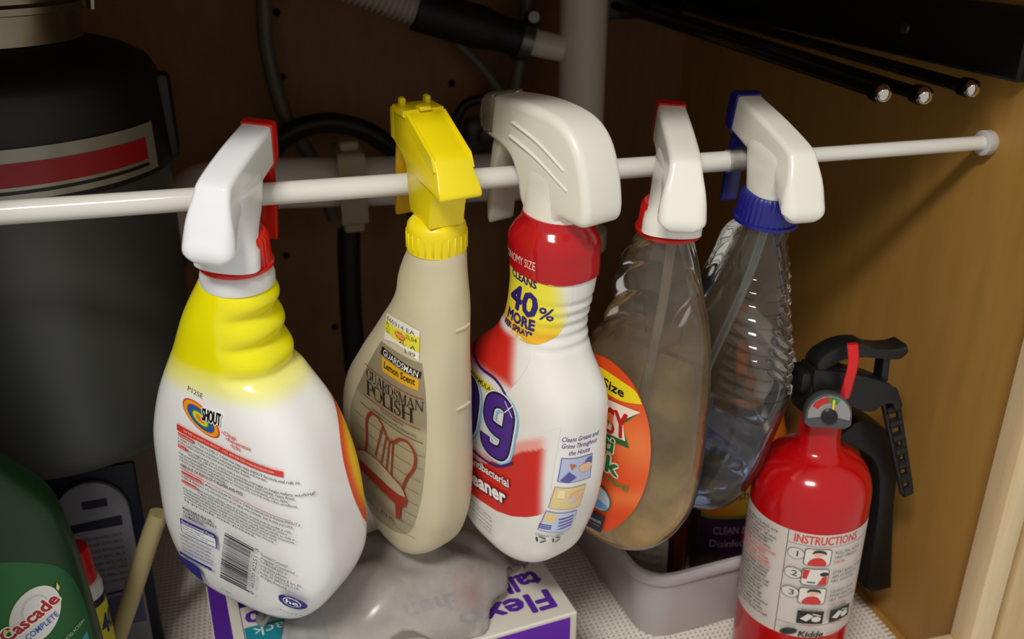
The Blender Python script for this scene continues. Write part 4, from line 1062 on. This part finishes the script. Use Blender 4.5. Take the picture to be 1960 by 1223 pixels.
    # traced side shapes stand in the plane of the handle
    def prof(pts, Y, hw, r, name, mat, corner=(), parent=e, smooth=True):
        q = [at(x, y, Y)-Vector((X0, Y0, .0018)) for x, y in pts]
        o2 = [(p.x, p.z) for p in q]; o2 = smooth_outline(o2, corner) if smooth else o2
        return MB().add(slab(o2, hw, r, 2), mat=Matrix.Translation((0, Y-Y0, 0))).build(name, mat, parent)
    prof([(1553, 688), (1572, 668), (1605, 652), (1640, 648), (1662, 657), (1700, 658), (1724, 652), (1727, 664), (1712, 678), (1690, 680), (1640, 676), (1600, 682), (1570, 700), (1556, 704)], Y0, .0085, .002, 'lever', BK, (6, 7))
    prof([(1684, 676), (1697, 678), (1692, 725), (1678, 722)], Y0, .0050, .001, 'lever_link', BK, smooth=False)
    prof([(1545, 700), (1565, 698), (1620, 704), (1672, 718), (1702, 735), (1714, 765), (1700, 775), (1692, 762), (1672, 768), (1655, 778), (1625, 772), (1596, 752), (1565, 744), (1545, 740)], Y0, .0095, .002, 'carry_handle', BK)
    # hanging strap with slots: two rails and rungs
    st = empty('strap', (0, 0, 0)); st.parent = e
    A, B_, C_, D_ = [at(x, y, Y0)-Vector((X0, Y0, .0018)) for x, y in ((1688, 757), (1714, 750), (1743, 936), (1727, 943))]
    for p, q, n_ in ((A, D_, 'strap_rail'), (B_, C_, 'strap_rail')):
        MB().add(tube([p, (p+q)/2, q], .0022, 8, 3)).build(n_, BK, st)
    for k in range(8):
        t = k/7; p = A.lerp(D_, t); q = B_.lerp(C_, t); MB().add(tube([p, q], .0038, 8, 1, smooth=False)).build('strap_rung', BK, st)
    # red pull pin band
    q = [at(x, y, Y0-.015)-Vector((X0, Y0, .0018)) for x, y in ((1632, 658), (1630, 690), (1622, 725), (1616, 762))]
    rs = []
    for i, p in enumerate(catmull(q, 6)):
        w_ = .0042; y_ = -.0025*sin(pi*i/18)
        rs.append([p+Vector((w_*cos(a)*1.0, y_+.0018*sin(a), 0)) for a in [2*pi*j/16 for j in range(16)]])
    MB().add(rings(rs)).build('pull_pin', plastic('D2141A', .25), e)
    MB().add(tube([at(1594, 676, Y0+.002)-Vector((X0, Y0, .0018)), at(1590, 705, Y0+.002)-Vector((X0, Y0, .0018))], .0022, 8, 1, smooth=False)).build('seal', plastic('B8A81E', .4), e)
    # discharge horn and wall bracket behind the cylinder
    prof([(1582, 822), (1600, 812), (1628, 790), (1668, 800), (1706, 838), (1702, 890), (1694, 960), (1690, 1108), (1652, 1117), (1640, 1110), (1660, 980), (1664, 900), (1650, 862), (1610, 838), (1584, 842)], Y0+.032, .0130, .003, 'discharge_horn', BK, (7, 8, 9))
    return e
extinguisher()

# ------------------------------------------------------------------ grey tub and what stands in it
def tub():
    az = radians(5); root = empty('plastic_tub', (.360, .165, .0018), (0, 0, az)); tag(root, 'pale grey rectangular plastic tub holding cleaning bottles on the cabinet floor', 'tub')
    G = plastic('CFC8CA', .38, mott=.03, name='grey_tub_plastic'); hx, hy = .112, .137
    o = [rring(0, 0, hx-.012, hy-.012, .022, 0), rring(0, 0, hx-.009, hy-.009, .025, .004), rring(0, 0, hx-.002, hy-.002, .028, .066), rring(0, 0, hx+.002, hy+.002, .030, .067), rring(0, 0, hx+.003, hy+.003, .031, .070), rring(0, 0, hx+.003, hy+.003, .031, .075), rring(0, 0, hx+.001, hy+.001, .030, .077), rring(0, 0, hx-.003, hy-.003, .027, .0765), rring(0, 0, hx-.005, hy-.005, .026, .073), rring(0, 0, hx-.011, hy-.011, .023, .005), rring(0, 0, hx-.014, hy-.014, .020, .003)]
    MB().add(rings(o)).build('tub_body', G, root, sharp=50)
tub()

def stand_bottle(name, label, cat, loc, az, kz, a, b, mat, capmat, cap, n=2.6, group=None):
    r = empty(name, loc, (0, 0, radians(az))); tag(r, label, cat, group)
    vf = loft(kz, a, a, b, [n]*len(kz), nr=60, ns=48, bottom_r=.006)
    MB().add(vf).build('body', mat, r, sharp=50)
    MB().add(ribbed_ring(*cap)).build('cap', capmat, r)
    return r, bvh_of(vf)
# purple and orange labelled bottle
r, bv = stand_bottle('cleaner_bottle', 'bottle with orange and dark purple label standing in the tub', 'bottle', (.372, .098, .0060), -12, [0, .01, .10, .125, .145, .155], [.027, .029, .029, .026, .014, .013], [.018, .019, .019, .018, .013, .013], plastic('4A3A2E', .3), plastic('E0761A', .35), (.0140, .0135, .153, .178, 24, .0005))
P = Print(bv, -90)
P.grad([(-.026, .112), (.026, .112), (.026, .070), (-.026, .070)], lambda p: mixc(mixc('D8781E', 'D8B43A', sstep(-.02, .02, p[0])), '6E7A2A', sstep(.078, .072, p[1])), .003)
P.poly([(-.026, .072), (.026, .072), (.026, .030), (-.026, .030)], '3A2140'); P.text('fresh', .002, .092, .0090, '4A3A1A', al='C', w=.024); P.same().text('CLEAN &', .0, .056, .0075, 'B8A8BC', al='C', w=.030); P.same().text('Disinfect', .0, .042, .0075, 'B8A8BC', al='C', w=.034)
P.build('label', r)
# amber bottle with pale label
r, bv = stand_bottle('amber_bottle', 'dark amber bottle with a pale printed label standing in the tub', 'bottle', (.3020, .0930, .0060), 0, [0, .008, .085, .105, .120, .135], [.024, .026, .026, .022, .011, .011], [.024, .026, .026, .022, .011, .011], plastic('5A2212', .15), plastic('1A1816', .4), (.0122, .0120, .133, .150, 24, .0005), n=2)
P = Print(bv, -118, cyl=(.026, 0, 0)); P.poly([(-.026, .072), (.012, .072), (.012, .014), (-.026, .014)], 'A9A294'); P.poly([(.012, .072), (.0165, .072), (.0165, .014), (.012, .014)], '1C1A18')
for k in range(5): P.same().text('WOOD OIL CARE FORMULA', -.022, .062-.0085*k, .0036, '4A4844', w=.030)
P.build('label', r)
# plain white jug in the middle of the tub
stand_bottle('white_jug', 'plain white jug standing between the amber and the purple labelled bottles', 'jug', (.330, .165, .0060), 20, [0, .01, .10, .13, .15, .16], [.026, .028, .028, .022, .013, .012], [.022, .024, .024, .020, .013, .012], plastic('C9C4BA', .35), plastic('B8B4AC', .4), (.0132, .0130, .158, .176, 24, .0005))
# orange bottle with a white trigger head, back right of the tub
r = empty('spray_bottle', (.434, .155, .158), (0, 0, radians(-35))); tag(r, 'orange spray bottle with white head standing behind the fire extinguisher', 'spray bottle')
vf = loft([.0, -.006, -.02, -.05, -.10, -.151], [.015, .016, .019, .026, .029, .027], [.015, .016, .019, .026, .029, .027], [.015, .016, .018, .024, .026, .024], [2, 2, 2.2, 2.6, 2.8, 2.8], nr=60, ns=48)
MB().add(vf).build('body', plastic('E8780E', .3, name='orange_plastic'), r, sharp=50)
head_shroud(r, radians(125), plastic('E8780E', .3, name='orange_plastic'), plastic('E4E2E2', .3))

# ------------------------------------------------------------------ box of bags with one bag pulled out
def bag_box():
    az = 7.0; zt = .100; w, dp = .254, .135
    c, s_ = cos(radians(az)), sin(radians(az)); fr = Vector((.1880, -.0230, 0)); X = Vector((c, s_, 0)); Y = Vector((-s_, c, 0))
    org = fr-X*w/2
    b = empty('trash_bag_box', (org.x, org.y, .0018), (0, 0, radians(az))); tag(b, 'white and purple carton of kitchen bags lying on the mesh liner', 'box')
    h = zt-.0018
    vf = boxmm(-w/2, w/2, 0, dp, 0, h, .0012, 1)
    MB().add(vf).build('carton', plastic('DAD5C8', .5, mott=.03, name='white_carton'), b, sharp=20)
    # printing: top seen from above, front face
    class Flat(Print):
        def __init__(s, f): Print.__init__(s, None); s.fn = f
        def put(s, p, off): return s.fn(p, off)
    PU = '5B2A9C'
    P = Flat(lambda p, off: Vector((p[0], p[1], h+off)))
    P.poly([(-.1262, .001), (-.1140, .001), (-.1140, .134), (-.1262, .134)], '54248E', .05)
    P.poly([(-.1060, .0975), (-.060, .0975), (-.060, .134), (-.1060, .134)], '3C1A66', .05)
    P.same().poly([(-.1055, .001), (-.050, .001), (-.050, .0745), (-.1055, .0745)], '1E8C9C', .05)
    P.same().line([(-.1062, .001), (-.1062, .134)], .0005, '5A4A7A', False)
    P.text('140', -.0720, .0905, .0115, PU, w=.0310, flip=True, fat=.0007); P.same().text('BAGS', -.0790, .0948, .0028, '8A8494', w=.0120, flip=True); P.text('pack', -.0700, .0715, .0090, 'D8E8EA', w=.0300, flip=True)
    P.build('panel_print', b)
    P = Flat(lambda p, off: Vector((p[0], p[1], h+off)))
    xr = .1150
    P.same().text('Flexo', xr, .0310, .0195, PU, w=.0720, flip=True, fat=.0010)
    P.same().text('tall kitchen', xr+.0010, .0545, .0175, PU, w=.1080, flip=True, fat=.0010)
    P.same().text('drawstring', xr, .0700, .0100, '8A80A0', w=.0600, flip=True, fat=.0003)
    for k, t in enumerate(['reinforced bands that stretch', 'and help prevent rips & tears', 'odor guard freshness']):
        P.same().text(t, xr-.002, .0840+.0075*k, .0034, '5A5464', w=.0580-.006*k, flip=True)
    P.build('top_print', b)
    P = Flat(lambda p, off: Vector((p[0], -off, p[1])))
    P.poly([(.0360, .002), (.1210, .002), (.1210, h-.003), (.0360, h-.003)], '6A2AB0', .05)
    P.same().poly([(-.126, .002), (.0350, .002), (.0350, h-.003), (-.126, h-.003)], '54248E', .05)
    P.text('Flexo', .1130, .0740, .0200, 'E8E4EC', w=.0700, flip=True, fat=.0012); P.same().text('tall kitchen', .1140, .0480, .0170, 'E8E4EC', w=.1080, flip=True, fat=.0008); P.same().text('&', .0790, .0700, .0090, 'B8A0D8', flip=True)
    P.build('front_print', b)
    P = Flat(lambda p, off: Vector((w/2+off, p[0], p[1])))
    P.poly([(.002, .002), (.133, .002), (.133, h-.002), (.002, h-.002)], '6E5A44', .05); P.build('end_print', b)
    # bag: crumpled dome pulled through the slot
    nx, ny = 64, 44; mb = MB(); v = []; f = []
    cx, cy = .003, .0620
    def hh(u, t):
        r2 = u*u+t*t; base = max(0, 1-r2)**.55
        fold = .35*sin(9*u+3.0*t+2*sin(4*t))+.25*sin(15*u*t+6*u+1.3)+.20*sin(5*u-12*t+.6)
        return .048*base*(1+.16*fold)+.004*fold*(1-base)
    for k in range(ny+1):
        for i in range(nx):
            a = 2*pi*i/nx; q = k/ny; rr_ = .004+q*(1+.10*sin(5*a+1)+.06*sin(9*a)); u, t = rr_*cos(a), rr_*sin(a)
            v.append((cx+u*.096, max(.0025, cy+t*.064), h+.0012+max(.0006, hh(u, t))))
    for k in range(ny):
        for i in range(nx): f.append((k*nx+i, k*nx+(i+1) % nx, (k+1)*nx+(i+1) % nx, (k+1)*nx+i))
    f.append(tuple(range(nx)))
    bag = MB().add((v, f)).build('trash_bag', clear('milky_bag_film', (.90, .89, .88), .37, 'CFCAC4', rough=.25, edge=.7), sharp=80)
    bag.location = b.location; bag.rotation_euler = b.rotation_euler
    tag(bag, 'crumpled translucent white bag pulled from the purple carton', 'plastic bag')
    so = bag.modifiers.new('film', 'SOLIDIFY'); so.thickness = .0003
    # red drawstring lying under the film
    rs = []
    for i in range(13):
        t = i/12; x = .052+.020*t; y = .026+.048*t+.006*sin(3*t); z = h+.0040+.012*sin(pi*t)
        rs.append([(x-.011, y+.006, z), (x+.011, y-.006, z+.002), (x+.011, y-.006, z+.0026), (x-.011, y+.006, z+.0006)])
    ds = MB().add(rings(rs)).build('drawstring', plastic('B4161E', .3), bag)
bag_box()

# ------------------------------------------------------------------ left corner: detergent, oil can, blister card, stick
def detergent():
    az = 12; r = empty('detergent_bottle', (-.1960, .0020, .0018), (0, 0, radians(az))); tag(r, 'dark green dishwasher detergent bottle with white oval label in the left corner', 'detergent bottle')
    kz = [0, .008, .10, .16, .21, .245, .265, .280, .290]
    a = [.050, .054, .0545, .0530, .0500, .0430, .0300, .0200, .0170]; b = [.029, .032, .0325, .0315, .0300, .0270, .0230, .0190, .0165]
    vf = loft(kz, a, a, b, [3.4, 3.4, 3.4, 3.2, 3, 2.6, 2.2, 2, 2], nr=90, ns=72)
    MB().add(vf).build('body', plastic('06300F', .4, mott=.08, name='dark_green_plastic'), r, sharp=60)
    MB().add(ribbed_ring(.0190, .0185, .288, .312, 30, .0006)).build('cap', plastic('0A3A18', .35), r)
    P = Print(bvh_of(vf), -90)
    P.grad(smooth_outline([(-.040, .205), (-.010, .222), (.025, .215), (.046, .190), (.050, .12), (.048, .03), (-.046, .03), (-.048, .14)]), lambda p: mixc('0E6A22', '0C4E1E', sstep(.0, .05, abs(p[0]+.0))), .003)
    _put = P.put; P.put = lambda p, off: _put((p[0]+.0090, p[1]-.002), off)
    P.poly([(-.004, .1165), (.038, .150), (.038, .05), (-.046, .05), (-.030, .098)], '2E8A8C', .006); P.poly([(.012, .112), (.038, .132), (.038, .05), (-.01, .05)], '1F5AC8', .006)
    P.poly(ellipse(.0130, .1790, .0140, .0205, radians(-22)), 'E4E2DC'); P.poly(ellipse(.0135, .1840, .0075, .0100, radians(-22)), 'CFCCC8'); P.poly(ellipse(.0138, .1836, .0065, .0090, radians(-22)), 'E4E2DC')
    ro_ = radians(28)
    P.text('Cascade', -.0050, .1660, .0085, 'F4F2E8', w=.0370, rot=ro_, fat=.0015); P.text('Cascade', -.0050, .1660, .0085, 'B01828', w=.0370, rot=ro_, fat=.0004)
    P.text('COMPLETE', .0060, .1630, .0040, '2A5AB8', w=.0225, rot=ro_, shear=.2, bold=.005)
    for k, t in enumerate(['COMPLETE & CONCENTRATED ACTION', 'PREMIUM FORMULA GEL', 'EFFECTIVE CLEANING']):
        P.same().text(t, .0060-.004*k, .1420-.0055*k, .0024, 'A8C4A8', w=.0012*len(t), rot=ro_)
    P.poly([(-.0060, .1735), (-.0050, .1765), (-.0025, .1745), (-.0050, .1715)], 'D8D27A'); P.same().poly([(.0270, .1925), (.0280, .1965), (.0290, .1925), (.0280, .1900)], 'D8D27A')
    P.build('label_print', r)
detergent()

r = empty('spray_can', (-.1640, .0640, .0018)); r.scale = (.88, .88, .84); tag(r, 'small blue and yellow oil spray can with red cap behind the green bottle', 'spray can')
vf = lathe([(.010, .001), (.0172, 0), (.0180, .002), (.0180, .142), (.0172, .146)], 40)
MB().add(vf).build('body', plastic('14163C', .3), r, sharp=50)
MB().add(lathe([(.0172, .143), (.0178, .145), (.0178, .152), (.0165, .158), (.0140, .160)], 40)).build('shoulder', plastic('D4D2CE', .3), r)
MB().add(lathe([(.0145, .1575), (.0150, .158), (.0140, .188), (.0125, .192), (.0080, .1935)], 40)).build('cap', plastic('C8101A', .35), r)
P = Print(bvh_of(vf), -62, cyl=(.018, 0, 0)); P.poly(smooth_outline([(-.026, .137), (.024, .137), (.024, .085), (.004, .078), (-.026, .085)], corner=(0, 1)), 'D8C818', .003); P.text('WD', -.0150, .106, .0190, '16184A', w=.0170, fat=.0008); P.same().text('40', .0065, .106, .0190, '16184A', w=.0150, fat=.0008); P.build('label_print', r)

r = empty('blister_card', (-.1600, .1270, .0018), (radians(-8), 0, radians(4))); r.scale = (.84, 1, .88); tag(r, 'navy blister card with round-topped silver label leaning under the disposal', 'package')
MB().add(boxmm(-.048, .040, .0, .004, 0, .198, .0012, 1)).build('backing_card', plastic('0E1430', .4), r)
ol = [(.030, .002), (.030, .155)]+[(-.003+.033*cos(a), .155+.033*sin(a)) for a in [pi*k/14 for k in range(15)]]+[(-.036, .155), (-.036, .002)]
MB().add(slab([(p[0], p[1]) for p in ol], .003, .0012, 2), mat=Matrix.Translation((0, -.004, 0))).build('silver_label', plastic('8A8A92', .35, mott=.2, scale=60), r)
class _F(Print):
    def put(s, p, off): return Vector((p[0], -.0071-off, p[1]))
P = _F(None); P.poly([(-.028, .142), (.022, .142), (.022, .152), (-.028, .150)], '1E1E34', .05); P.same().poly([(-.010, .163), (.012, .163), (.012, .171), (-.010, .171)], '1E1E34', .05); P.same().poly([(-.034, .072), (.028, .076), (.028, .078), (-.034, .075)], '2A2A6A', .05); P.same().poly([(-.034, .040), (.028, .040), (.028, .072), (-.034, .070)], '5A5C8C', .05)
for k in range(8): P.same().text('POWER DISPENSER REFILL PACK', -.030, .132-.0065*k, .0028, '4A4A54', w=.050)
P.build('label_print', r)

st = MB().add(tube([(-.1745, .0930, .006), (-.1430, .0970, .076), (-.1180, .0990, .135), (-.1075, .1000, .158)], .0072, 20, 6)).build('wooden_stick', plastic('C9B884', .45, mott=.08, scale=30, name='cream_dowel'))
tag(st, 'long cream rod leaning up from the left corner of the floor', 'stick')

# ------------------------------------------------------------------ garbage disposal
def disposal():
    d = empty('garbage_disposal', (-.172, .175, .2180)); tag(d, 'garbage disposal with black top, grey base and red striped silver band', 'garbage disposal')
    GR = plastic('484A45', .45, name='grey_shell'); BK = plastic('0B0B0C', .5, name='black_shell'); z0 = .218
    MB().add(lathe([(.060, -.012), (.084, -.011), (.0950, -.006), (.0990, .008), (.1005, .030), (.1030, .190), (.1030, .198)], 72)).build('lower_shell', GR, d, sharp=60)
    MB().add(lathe([(.1040, .193), (.1062, .194), (.1068, .200), (.1055, .232), (.1040, .256), (.0985, .266), (.0840, .2740), (.0640, .2800), (.0560, .2810)], 72)).build('upper_shell', BK, d, sharp=50)
    def band(r, za, zb, a0, a1, name, mat, tilt=0):
        rs = []
        for k in range(37):
            a = radians(a0+(a1-a0)*k/36); rs.append([(rr_*cos(a), rr_*sin(a), z) for rr_, z in ((r, za), (r+.0006, za), (r+.0006, zb), (r, zb))])
        return MB().add(rings(rs)).build(name, mat, d, sharp=30)
    band(.1064, .1975, .2290, -150, -22, 'silver_band', plastic('A8A498', .35, metal=.55, mott=.15, scale=20))
    band(.1070, .2060, .2205, -150, -28, 'red_stripe', plastic('A01018', .4)); band(.1070, .2015, .2035, -150, -28, 'black_stripe', plastic('0A0A0A', .4))
    MB().add(rbox(.012, .020, .060, .004, 2, (.1055, .0, .225))).build('side_rib', BK, d)
    ST = plastic('8E8674', .28, metal=.9, mott=.3, scale=30, name='worn_steel')
    MB().add(lathe([(.0560, .2800), (.0600, .2810), (.0600, .2990), (.0640, .3000), (.0640, .3040), (.0600, .3060), (.0590, .3380), (.0680, .3400), (.0680, .3460), (.0560, .3470)], 56)).build('mounting_ring', ST, d, sharp=40)
    MB().add(lathe([(.0560, .3460), (.0720, .3480), (.0720, .3560), (.0500, .3580), (.0500, .4010)], 56)).build('sink_flange', BK, d, sharp=40)
    for a in (-100, 20, 140):
        t = radians(a); MB().add(tube([(.0690*cos(t), .0690*sin(t), .296), (.0720*cos(t), .0720*sin(t), .320), (.0690*cos(t), .0690*sin(t), .344)], .0030, 8, 4)).build('mounting_ear', ST, d)
    MB().add(tube([(.058, -.012, .330), (.080, -.015, .328), (.095, -.018, .345), (.104, -.02, .372)], .0045, 8, 5)).build('lock_tab', BK, d)
disposal()

# ------------------------------------------------------------------ drain pipes
PV = plastic('E2DBCC', .35, mott=.05, scale=18, name='white_pvc')
dr = empty('drain_pipe', (.3190, .3800, .18)); tag(dr, 'white vertical plastic drain pipe with slip nut and trap at the back', 'pipe')
MB().add(lathe([(.0205, .1700), (.0238, .1700), (.0238, .4390), (.0205, .4390)], 40)).build('tailpiece', PV, dr, sharp=50)
MB().add(lathe([(.0240, .4050), (.0262, .4060), (.0262, .4390), (.0240, .4390)], 40)).build('coupling', PV, dr, sharp=50)
mb = MB().add(lathe([(.0245, .1480), (.0310, .1490), (.0325, .1560), (.0325, .1720), (.0290, .1800), (.0245, .1810)], 40))
for k in range(8): mb.add(rbox(.005, .006, .022, .001, 1), mat=Matrix.Rotation(2*pi*k/8, 4, 'Z') @ Matrix.Translation((.0320, 0, .163)))
mb.build('slip_nut', PV, dr, sharp=45)
MB().add(tube([(0, 0, .16), (0, 0, .07), (.0, .004, .02), (-.004, .030, -.010), (-.006, .062, .010), (-.006, .070, .060), (-.006, .110, .075)], .0225, 28, 8)).build('trap', PV, dr)
MB().add(lathe([(.0250, .0560), (.0320, .0570), (.0320, .0780), (.0250, .0790)], 36)).build('trap_nut', PV, dr, sharp=45)
hp = empty('disposal_drain', (-.0740, .3400, .3415)); tag(hp, 'white horizontal drain pipe running from the disposal to the vertical pipe', 'pipe')
MB().add(tube([(-.030, -.098, -.016), (-.010, -.050, -.008), (.004, -.016, -.002), (.020, .004, 0), (.060, .010, -.001), (.200, .015, -.009), (.3660, .024, -.018)], .0238, 32, 8)).build('pipe', PV, hp)
BG = plastic('A89A80', .45, name='beige_coupling')
hc = empty('pipe_hanger', (.0755, .3500, .3350)); tag(hc, 'beige square strap coupling clamped round the horizontal drain pipe', 'coupling')
ringo = [[(x, y, z) for (y, z) in [(q[0], q[1]) for q in [(p[0], p[1]) for p in rrect(-hw_, hw_, -hw_*1.22, hw_*1.22, .006)]]] for x, hw_ in ((-.0125, .0245), (-.0125, .0285), (.0125, .0285), (.0125, .0245))]
MB().add(rings(ringo, closed=True)).build('clamp', BG, hc, sharp=40)
MB().add(rbox(.018, .020, .010, .002, 1, (0, -.004, .038))).build('clamp_lug', BG, hc); MB().add(rbox(.020, .022, .012, .002, 1, (0, -.004, -.0400))).build('lower_lug', BG, hc)

# dishwasher drain hose with rubber coupler
dw = empty('dishwasher_hose', (.2960, .3800, .4520)); tag(dw, 'corrugated white dishwasher hose with black rubber coupler joining the drain', 'hose')
p0, p1, p2, p3 = [at(x, y, .38)-Vector(dw.location) for x, y in ((640, -40), (800, 18), (1012, 80), (1075, 92))]
dirv = (p2-p1).normalized()
MB().add(tube([p2-dirv*.02, p2.lerp(p3, .5), p3+(p3-p2)*.0], .0130, 24, 6)).build('nipple', plastic('D4CDBE', .3), dw)
MB().add(tube([p1-dirv*.002, p1.lerp(p2, .25), p1.lerp(p2, .7), p2], lambda t: .0205-.0035*sstep(.55, .7, t)+.002*sstep(.9, 1, t), 28, 8)).build('rubber_coupler', plastic('0E0D0E', .6), dw)
npt = 120; hose = [p0.lerp(p1, k/npt)+dirv*.012*(k/npt) for k in range(npt+1)]
MB().add(tube(hose, lambda t: .0150+.0020*sin(t*npt*.9), 24, smooth=False)).build('corrugated_hose', plastic('B8B2A6', .5), dw)
cl = empty('hose_clamp', p2-dirv*.006); cl.parent = dw; cl.rotation_euler = dirv.to_track_quat('Z', 'Y').to_euler()
SS = plastic('6A6860', .35, metal=.9, name='steel')
MB().add(lathe([(.0192, -.006), (.0199, -.006), (.0199, .006), (.0192, .006)], 36)).build('clamp_band', SS, cl, sharp=30)
for k in range(6):
    a = -pi/2+.9+.16*k; MB().add(rbox(.0006, .0012, .0085, 0), mat=Matrix.Rotation(a, 4, 'Z') @ Matrix.Translation((.0200, 0, 0))).build('clamp_slot', plastic('141414', .5), cl)
MB().add(lathe([(.0055, -.008), (.0060, -.007), (.0060, .007), (.0045, .010)], 18), mat=Matrix.Translation((-.006, .024, 0)) @ Matrix.Rotation(pi/2, 4, 'Y')).build('clamp_screw', SS, cl)

# supply hoses
def hose_obj(name, label, pts, r, mat, Y=.45, cat='hose', extra=(), seg=16):
    q = [at(x, y, Y) for x, y in pts]+[Vector(p) for p in extra]
    o = MB().add(tube([p-q[0] for p in q], r, seg, 8)).build(name, mat); o.location = q[0]; tag(o, label, cat); return o
GH = plastic('5C564C', .45, mott=.2, scale=200, name='grey_braid'); BH = plastic('0C0B0B', .5, name='black_rubber')
hose_obj('supply_hose', 'grey braided hose curving down the back panel on the left', [(508, -60), (505, 0), (512, 100), (545, 220), (600, 310), (640, 420)], .0078, GH, .46)
hose_obj('supply_hose', 'thin grey hose slanting down behind the black coupler', [(850, 40), (870, 75), (915, 120), (965, 190), (985, 250)], .0055, GH, .47)
hose_obj('supply_hose', 'grey hose dropping beside the vertical pipe to the shutoff valve', [(1018, -50), (1010, 0), (1000, 90), (985, 180), (975, 240), (940, 290), (905, 300)], .0075, GH, .455)
hose_obj('black_hose', 'black rubber hose looping over the horizontal drain pipe', [(500, 420), (505, 320), (540, 265), (600, 238), (660, 238), (720, 262), (775, 315), (800, 420)], .0105, BH, .43)
hose_obj('black_hose', 'thick black hose hanging straight down below the beige coupling', [(668, 440), (668, 500), (672, 600), (682, 720), (690, 800)], .0120, BH, .40)
sv = empty('shutoff_valve', at(930, 255, .46)); tag(sv, 'dull grey shutoff valve ringed by a black hose on the back panel', 'valve')
MB().add(rbox(.050, .030, .036, .008, 3)).build('valve_body', plastic('4E4A44', .5), sv)
MB().add(lathe([(.010, 0), (.014, .002), (.014, .010), (.010, .012)], 20), mat=Matrix.Translation((0, -.018, 0)) @ Matrix.Rotation(pi/2, 4, 'X')).build('valve_knob', plastic('3A3732', .5), sv)
MB().add(tube([(-.030, .0, -.020), (-.034, 0, .012), (-.020, 0, .034), (.010, 0, .036), (.034, 0, .022), (.038, 0, -.012)], .0055, 12, 6)).build('valve_hose', BH, sv)
s2 = empty('shutoff_valve', at(334, 470, .497)); tag(s2, 'dark shutoff valve with steel stem behind the leftmost white bottle', 'valve')
MB().add(rbox(.022, .026, .050, .006, 2)).build('valve_body', plastic('1C1A18', .5), s2); MB().add(lathe([(.004, .024), (.0055, .025), (.0055, .050), (.004, .051)], 16)).build('valve_stem', SS, s2)

# ------------------------------------------------------------------ pull-out towel bars
tb = empty('towel_bar_rack', (.430, .500, .4770)); tag(tb, 'black pull-out rack of three towel bars with chrome knobs', 'towel rack')
CH = plastic('D8D6D2', .08, metal=1.0, mott=.02, name='chrome'); BB = plastic('121212', .25, metal=.4, name='black_chrome')
for x, yf, z in ((.396, 0.0, .467), (.428, 0.0, .464), (.465, 0.0, .467)):
    dx = x-.430; br = MB().add(tube([(dx, 0, 0), (dx, (yf-.5)*.5, (z-.477)*.5), (dx, yf-.5+.004, z-.477)], .0045, 16, 3)).build('bar', BB, tb)
    MB().add(lathe([(.0048, -.010), (.0062, -.009), (.0066, -.002), (.0062, .0)], 20), mat=Matrix.Translation((dx, yf-.5, z-.477)) @ Matrix.Rotation(pi/2, 4, 'X')).build('bar_ferrule', BB, br)
    MB().add(lathe([(.0062, 0), (.0060, .002), (.0048, .0040), (.0025, .0054), (.0004, .0058)], 24), mat=Matrix.Translation((dx, yf-.5, z-.477)) @ Matrix.Rotation(pi/2, 4, 'X')).build('chrome_knob', CH, br)
MB().add(rbox(.100, .012, .030, .002, 2, (0, .004, 0))).build('mount_plate', BB, tb)
tk = empty('slide_track', (.484, .235, .4970)); tag(tk, 'long black slide track fixed high on the right wall', 'track')
MB().add(rbox(.012, .520, .046, .002, 1)).build('track', plastic('090909', .55), tk)
MB().add(lathe([(.0045, 0), (.0040, .0016), (.002, .0022)], 16), mat=Matrix.Translation((-.006, -.139, -.002)) @ Matrix.Rotation(-pi/2, 4, 'Y')).build('track_screw', SS, tk)
#@@END
